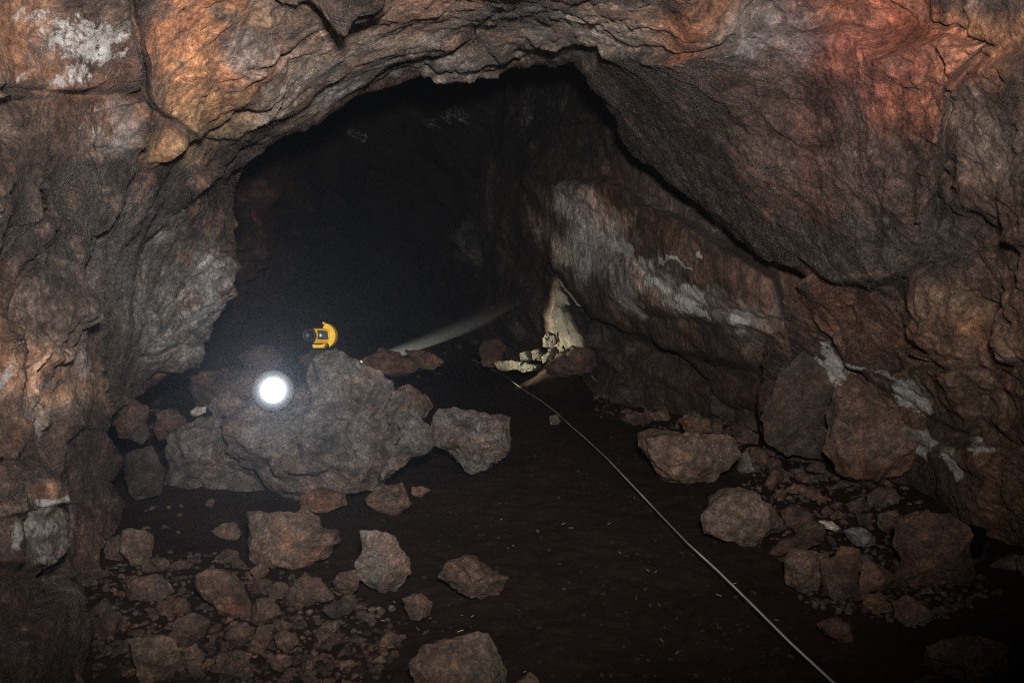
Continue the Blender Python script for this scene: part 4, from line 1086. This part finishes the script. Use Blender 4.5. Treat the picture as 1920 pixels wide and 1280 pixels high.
for k in range(len(cr)):
    d = cr[min(k + 1, len(cr) - 1)] - cr[max(k - 1, 0)]; d /= np.linalg.norm(d)
    side = np.cross(d, [0, 0, 1]); side /= np.linalg.norm(side)
    up = np.cross(side, d)
    r = 0.55 + 0.55 * math.sin(k * 0.045) + 0.25 * math.sin(k * 0.13)
    s2 = side * math.cos(r) + up * math.sin(r); u2 = np.cross(s2, d)
    for (a, b) in ((-1, -1), (1, -1), (1, 1), (-1, 1)):
        tv.append(cr[k] + s2 * a * 0.0042 + u2 * b * 0.0012 + np.array([0, 0, 0.004]))
for k in range(len(cr) - 1):
    for j in range(4):
        tf.append((4 * k + j, 4 * k + (j + 1) % 4, 4 * k + 4 + (j + 1) % 4, 4 * k + 4 + j))
tf += [(3, 2, 1, 0), tuple(4 * (len(cr) - 1) + j for j in range(4))]
tag(mesh_obj('measuring_tape', np.array(tv), tf, M_TAPE, smooth=False), 'thin white tape stretched along the earth floor into the dark', 'tape')

# ------------------------------------------------------------------ little built objects
def lathe(profile, n=40):
    """profile: (radius, z) -> verts, faces around +Z"""
    v, f = [], []
    m = len(profile)
    for k in range(n):
        a = 2 * math.pi * k / n
        for r, z in profile:
            v.append((r * math.cos(a), r * math.sin(a), z))
    for k in range(n):
        for j in range(m - 1):
            f.append((k * m + j, ((k + 1) % n) * m + j, ((k + 1) % n) * m + j + 1, k * m + j + 1))
    return np.array(v), f


def solid(outline, z0, z1, bev=0.0):
    """prism of a 2-D outline in local XY, bevelled edge at the front (z1)"""
    o = np.array(outline, float); n = len(o)
    c = o.mean(0)
    rings = [(1.0, z0), (1.0, z1 - bev), (1.0 - bev * 0.35 / (np.abs(o - c).max() + 1e-9), z1 - bev * 0.3), (1.0 - bev / (np.abs(o - c).max() + 1e-9), z1)] if bev else [(1.0, z0), (1.0, z1)]
    v, f = [], []
    for s, z in rings:
        for p in o:
            q = c + (p - c) * s
            v.append((q[0], q[1], z))
    for r in range(len(rings) - 1):
        for k in range(n):
            f.append((r * n + k, r * n + (k + 1) % n, (r + 1) * n + (k + 1) % n, (r + 1) * n + k))
    f.append(tuple(range(n - 1, -1, -1))); f.append(tuple((len(rings) - 1) * n + k for k in range(n)))
    return np.array(v), f


def facing(name, px, py, D, tilt=0.0, yaw=0.0):
    """an Empty whose local X is right, Y is up and Z points to the viewer's side of the cave"""
    p = at(px, py, D)
    e = empty(name, tuple(p))
    R = Matrix((RGT, UPV, -FWD)).transposed()
    R = R @ Matrix.Rotation(yaw, 3, 'Y') @ Matrix.Rotation(tilt, 3, 'X')
    e.rotation_euler = R.to_euler()
    return e


M_BLACK = plain_mat('black_rubber', (0.012, 0.012, 0.013), 0.45)
M_BLACKM = plain_mat('matt_black', (0.002, 0.002, 0.0022), 0.95)
M_BLACKM.node_tree.nodes['Principled BSDF'].inputs['Specular IOR Level'].default_value = 0.05
M_YEL = plain_mat('yellow_plastic', (0.92, 0.55, 0.025), 0.4, 0.12, 26)
M_WHITE = plain_mat('white_print', (0.7, 0.7, 0.7), 0.6)
M_STEEL = plain_mat('steel_stud', (0.75, 0.75, 0.75), 0.18, 0.1, 20, 1.0)
M_LENS, nt_, b_ = new_mat('lit_lens')
tc_ = nd(nt_, 'ShaderNodeTexCoord'); ln_ = nd(nt_, 'ShaderNodeVectorMath', operation='LENGTH')
nt_.links.new(tc_.outputs['Object'], ln_.inputs[0])
mr_ = nd(nt_, 'ShaderNodeMapRange'); mr_.inputs['From Min'].default_value = 0.0; mr_.inputs['From Max'].default_value = 0.125
nt_.links.new(ln_.outputs['Value'], mr_.inputs['Value'])
em_ = ramp(nt_, mr_.outputs[0], [(0.0, g(1)), (0.48, g(0.22)), (0.57, g(0.075)), (0.67, g(0.028)), (0.78, g(0.009)), (0.9, g(0.0028)), (1.0, g(0.0006))])  # lamp's halo painted as a fading glow across the widened lens
b_.inputs['Base Color'].default_value = (0.06, 0.06, 0.065, 1); b_.inputs['Roughness'].default_value = 0.3
nt_.links.new(mixc(nt_, 1.0, em_, (0.9, 0.95, 1.0, 1), 'MULTIPLY'), b_.inputs['Emission Color'])
b_.inputs['Emission Strength'].default_value = 14.0

# the lit lamp on the shoulder of the huge boulder
LD = 5.05
u = LD / FPX
lamp = facing('lamp', 512, 732, LD, math.radians(-3.5), math.radians(16.7))
tag(lamp, 'round white lamp switched on, glaring on the huge boulder', 'lamp')
v, f = lathe([(0.0, -0.13), (0.035, -0.13), (0.045, -0.12), (0.047, -0.08), (0.112, -0.03), (0.128, -0.01), (0.128, 0.003), (0.127, 0.004), (0.126, 0.002), (0.0, 0.0)], 48)
mesh_obj('housing', v, f, M_BLACK, lamp)
v, f = lathe([(0.0, 0.0145), (0.03, 0.014), (0.06, 0.0125), (0.10, 0.009), (0.125, 0.003)], 64)
mesh_obj('lens', v, f, M_LENS, lamp)
v, f = lathe([(0.0, 0), (0.014, 0), (0.014, 0.09), (0.0, 0.09)], 16)
st = mesh_obj('foot', v, f, M_BLACK, lamp); st.location = (0, -0.13, -0.07); st.rotation_euler = (-math.pi / 2, 0, 0)

lb = bpy.data.lights.new('lamp_bulb', 'SPOT')
lb.energy = 330.0; lb.color = (0.86, 0.92, 1.0); lb.spot_size = math.radians(26); lb.spot_blend = 1.0; lb.shadow_soft_size = 0.03
lbo = bpy.data.objects.new('lamp_bulb', lb); COL.objects.link(lbo)
lbo.parent = lamp; lbo.location = (0, 0, 0.05); lbo.rotation_euler = (math.pi, 0, 0)

# yellow helmet with its black lamp, on a ledge behind the boulder
HD = 6.8
u = HD / FPX
hel = facing('helmet', 606, 628, HD)
tag(hel, 'yellow helmet with a black plate and round black lamp, behind the huge boulder', 'helmet')


def H(x, y):            # coordinates read off the close look: 16 units = 1 photo pixel
    return ((x - 736) / 16 * u, (608 - y) / 16 * u)


arc = [H(*p) for p in ((790, 262), (850, 258), (915, 280), (985, 325), (1050, 395), (1100, 480), (1128, 575), (1130, 660), (1112, 750), (1075, 830), (1020, 905), (940, 972), (928, 930), (915, 880), (880, 858), (930, 790), (965, 710), (975, 620), (962, 530), (925, 450), (850, 405), (760, 395), (735, 370), (775, 320))]
v, f = solid(arc, -0.06, 0.030, 0.010); mesh_obj('brim', v, f, M_YEL, hel, smooth=False)
# crown: half-round shell bulging towards the viewer
cv, cf = [], []
na, nz = 25, 13
for i in range(na):
    t = i / (na - 1)
    y = 400 + (870 - 400) * t
    for j in range(nz):
        s = j / (nz - 1)
        xl = 600 - 160 * (abs(2 * t - 1) ** 1.8); xr = 965 - 60 * abs(2 * t - 1) ** 2
        X, Y = H(xl + (xr - xl) * s, y)
        z = 0.075 * math.sqrt(max(0.0, 1 - (2 * t - 1) ** 2 * 0.97)) - 0.01 - 0.02 * s
        cv.append((X, Y, z))
for i in range(na - 1):
    for j in range(nz - 1):
        a = i * nz + j
        cf.append((a, a + nz, a + nz + 1, a + 1))
nfront = len(cv)
for (x, y, z) in list(cv): cv.append((x, y, min(z, 0.0) - 0.07))
for i in range(na - 1):
    for j in range(nz - 1):
        a = nfront + i * nz + j
        cf.append((a, a + 1, a + nz + 1, a + nz))
bd = [j for j in range(nz)] + [i * nz + nz - 1 for i in range(1, na)] + [(na - 1) * nz + j for j in range(nz - 2, -1, -1)] + [i * nz for i in range(na - 2, 0, -1)]
for k in range(len(bd)):
    a, b = bd[k], bd[(k + 1) % len(bd)]
    cf.append((a, b, nfront + b, nfront + a))
mesh_obj('crown', np.array(cv), cf, M_YEL, hel)
v, f = solid([H(*p) for p in ((612, 478), (740, 468), (890, 490), (925, 620), (935, 725), (860, 742), (740, 745), (620, 728), (635, 600))], 0.03, 0.078, 0.004)
badge = mesh_obj('badge', v, f, M_BLACK, hel, smooth=False)
for poly in (((695, 580), (720, 565), (748, 590), (770, 640), (752, 648), (735, 620), (738, 655), (705, 658), (693, 625)), ((780, 595), (800, 590), (818, 600), (812, 640), (790, 640))):
    v, f = solid([H(*p) for p in poly], 0.0785, 0.0795)
    mesh_obj('mark', v, f, M_WHITE if poly[0][0] < 700 else plain_mat('grey_print', (0.06, 0.065, 0.07), 0.6), badge, smooth=False)
v, f = solid([H(*p) for p in ((445, 885), (560, 900), (700, 895), (838, 862), (815, 925), (785, 992), (455, 995))], -0.05, 0.045, 0.006); mesh_obj('rim', v, f, M_YEL, hel, smooth=False)
v, f = solid([H(*p) for p in ((728, 225), (755, 215), (790, 225), (788, 280), (760, 292), (732, 280))], -0.02, 0.02, 0.004); mesh_obj('clip', v, f, M_YEL, hel, smooth=False)
x, y = H(372, 612); r = 205 / 16 * u
v, f = lathe([(0, -0.05), (r * 0.96, -0.05), (r, -0.03), (r, 0.05), (r * 0.93, 0.066), (r * 0.8, 0.07), (r * 0.76, 0.058), (0, 0.055)], 40)
hl = mesh_obj('headlamp', v, f, M_BLACK, hel); hl.location = (x, y, 0.01)
for (sx, sy) in ((235, 495), (243, 735), (445, 725)):
    a, b = H(sx, sy)
    v, f = lathe([(0, 0.0), (0.0055, 0.0), (0.0055, 0.003), (0.003, 0.006), (0, 0.007)], 12)
    sd_ = mesh_obj('stud', v, f, M_STEEL, hl); sd_.location = (a - x, b - y, 0.069)

# black plate wedged behind the largest right rock
pl = facing('plate', 1828, 1010, 3.95, 0.15, -0.1)
tag(pl, 'small matt black plate wedged behind the largest right rock', 'plate')
u = 3.95 / FPX
v, f = solid([((x - 1828) * u, (1010 - y) * u) for x, y in ((1806, 985), (1828, 985), (1849, 992), (1847, 1020), (1842, 1040), (1830, 1046), (1822, 1030))], -0.02, 0.0, 0.003)
mesh_obj('panel', v, f, M_BLACKM, pl, smooth=False)

# hand torch lying out of sight behind the huge boulder, its beam on the far right heap
tpos = at(664, 680, 10.4)
tgt = at(1066, 634, 10.7)
tor = empty('torch', tuple(tpos))
dirv = Vector(tuple(tgt - tpos)).normalized()
tor.rotation_euler = dirv.to_track_quat('Z', 'Y').to_euler()
tag(tor, 'black hand torch behind the huge boulder, shining to the right', 'torch')
v, f = lathe([(0, -0.16), (0.014, -0.16), (0.015, -0.03), (0.026, -0.005), (0.026, 0.01), (0.0235, 0.01), (0.021, -0.004), (0, -0.004)], 24)
mesh_obj('barrel', v, f, M_BLACK, tor)
ld = bpy.data.lights.new('torch_bulb', 'SPOT')
ld.energy = 1600.0; ld.color = (1.0, 0.94, 0.68); ld.spot_size = math.radians(35); ld.spot_blend = 0.8; ld.shadow_soft_size = 0.012
lo = bpy.data.objects.new('torch_bulb', ld); COL.objects.link(lo)
lo.parent = tor; lo.location = (0, 0, 0.02); lo.rotation_euler = (math.pi, 0, 0)

# ------------------------------------------------------------------ damp air
hm = bpy.data.materials.new('damp_air'); hm.use_nodes = True
nt = hm.node_tree
for n in list(nt.nodes):
    if n.type != 'OUTPUT_MATERIAL': nt.nodes.remove(n)
vol = nt.nodes.new('ShaderNodeVolumePrincipled')
vol.inputs['Color'].default_value = (0.82, 0.88, 1.0, 1)
vol.inputs['Density'].default_value = 0.0021
vol.inputs['Anisotropy'].default_value = 0.75
nt.links.new(vol.outputs[0], nt.nodes['Material Output'].inputs['Volume'])
x0, x1, y0, y1, z0, z1 = -13, 13, -2, 21, -2.2, 9
hv = [(x, y, z) for x in (x0, x1) for y in (y0, y1) for z in (z0, z1)]
hf = [(0, 1, 3, 2), (4, 6, 7, 5), (0, 4, 5, 1), (2, 3, 7, 6), (0, 2, 6, 4), (1, 5, 7, 3)]
tag(mesh_obj('haze', np.array(hv, float), hf, hm, smooth=False), 'thin damp air filling the whole cave', 'haze', kind='stuff')

# dust volume added in the torch beam, shaped to show its streak
dm = bpy.data.materials.new('beam_streak_dust'); dm.use_nodes = True
nt = dm.node_tree
for n in list(nt.nodes):
    if n.type != 'OUTPUT_MATERIAL': nt.nodes.remove(n)
vol = nt.nodes.new('ShaderNodeVolumePrincipled')
vol.inputs['Color'].default_value = (0.80, 0.86, 1.0, 1)
vol.inputs['Density'].default_value = 0.03
vol.inputs['Anisotropy'].default_value = 0.2
nt.links.new(vol.outputs[0], nt.nodes['Material Output'].inputs['Volume'])
dv, df = ICO[4]
dc = at(812, 622, 10.45)
dv = dv * np.array([1.30, 0.42, 0.17]) * (1 + 0.22 * vnoise(dv * 1.8, 4))[:, None]
da = math.radians(20.5)
dv = np.stack([dv[:, 0] * math.cos(da) - dv[:, 2] * math.sin(da), dv[:, 1], dv[:, 0] * math.sin(da) + dv[:, 2] * math.cos(da)], 1)
tag(mesh_obj('dust', dv + dc, df, dm, origin=dc), 'faint dust added as a streak to show the torch beam behind the huge boulder', 'dust', kind='stuff')
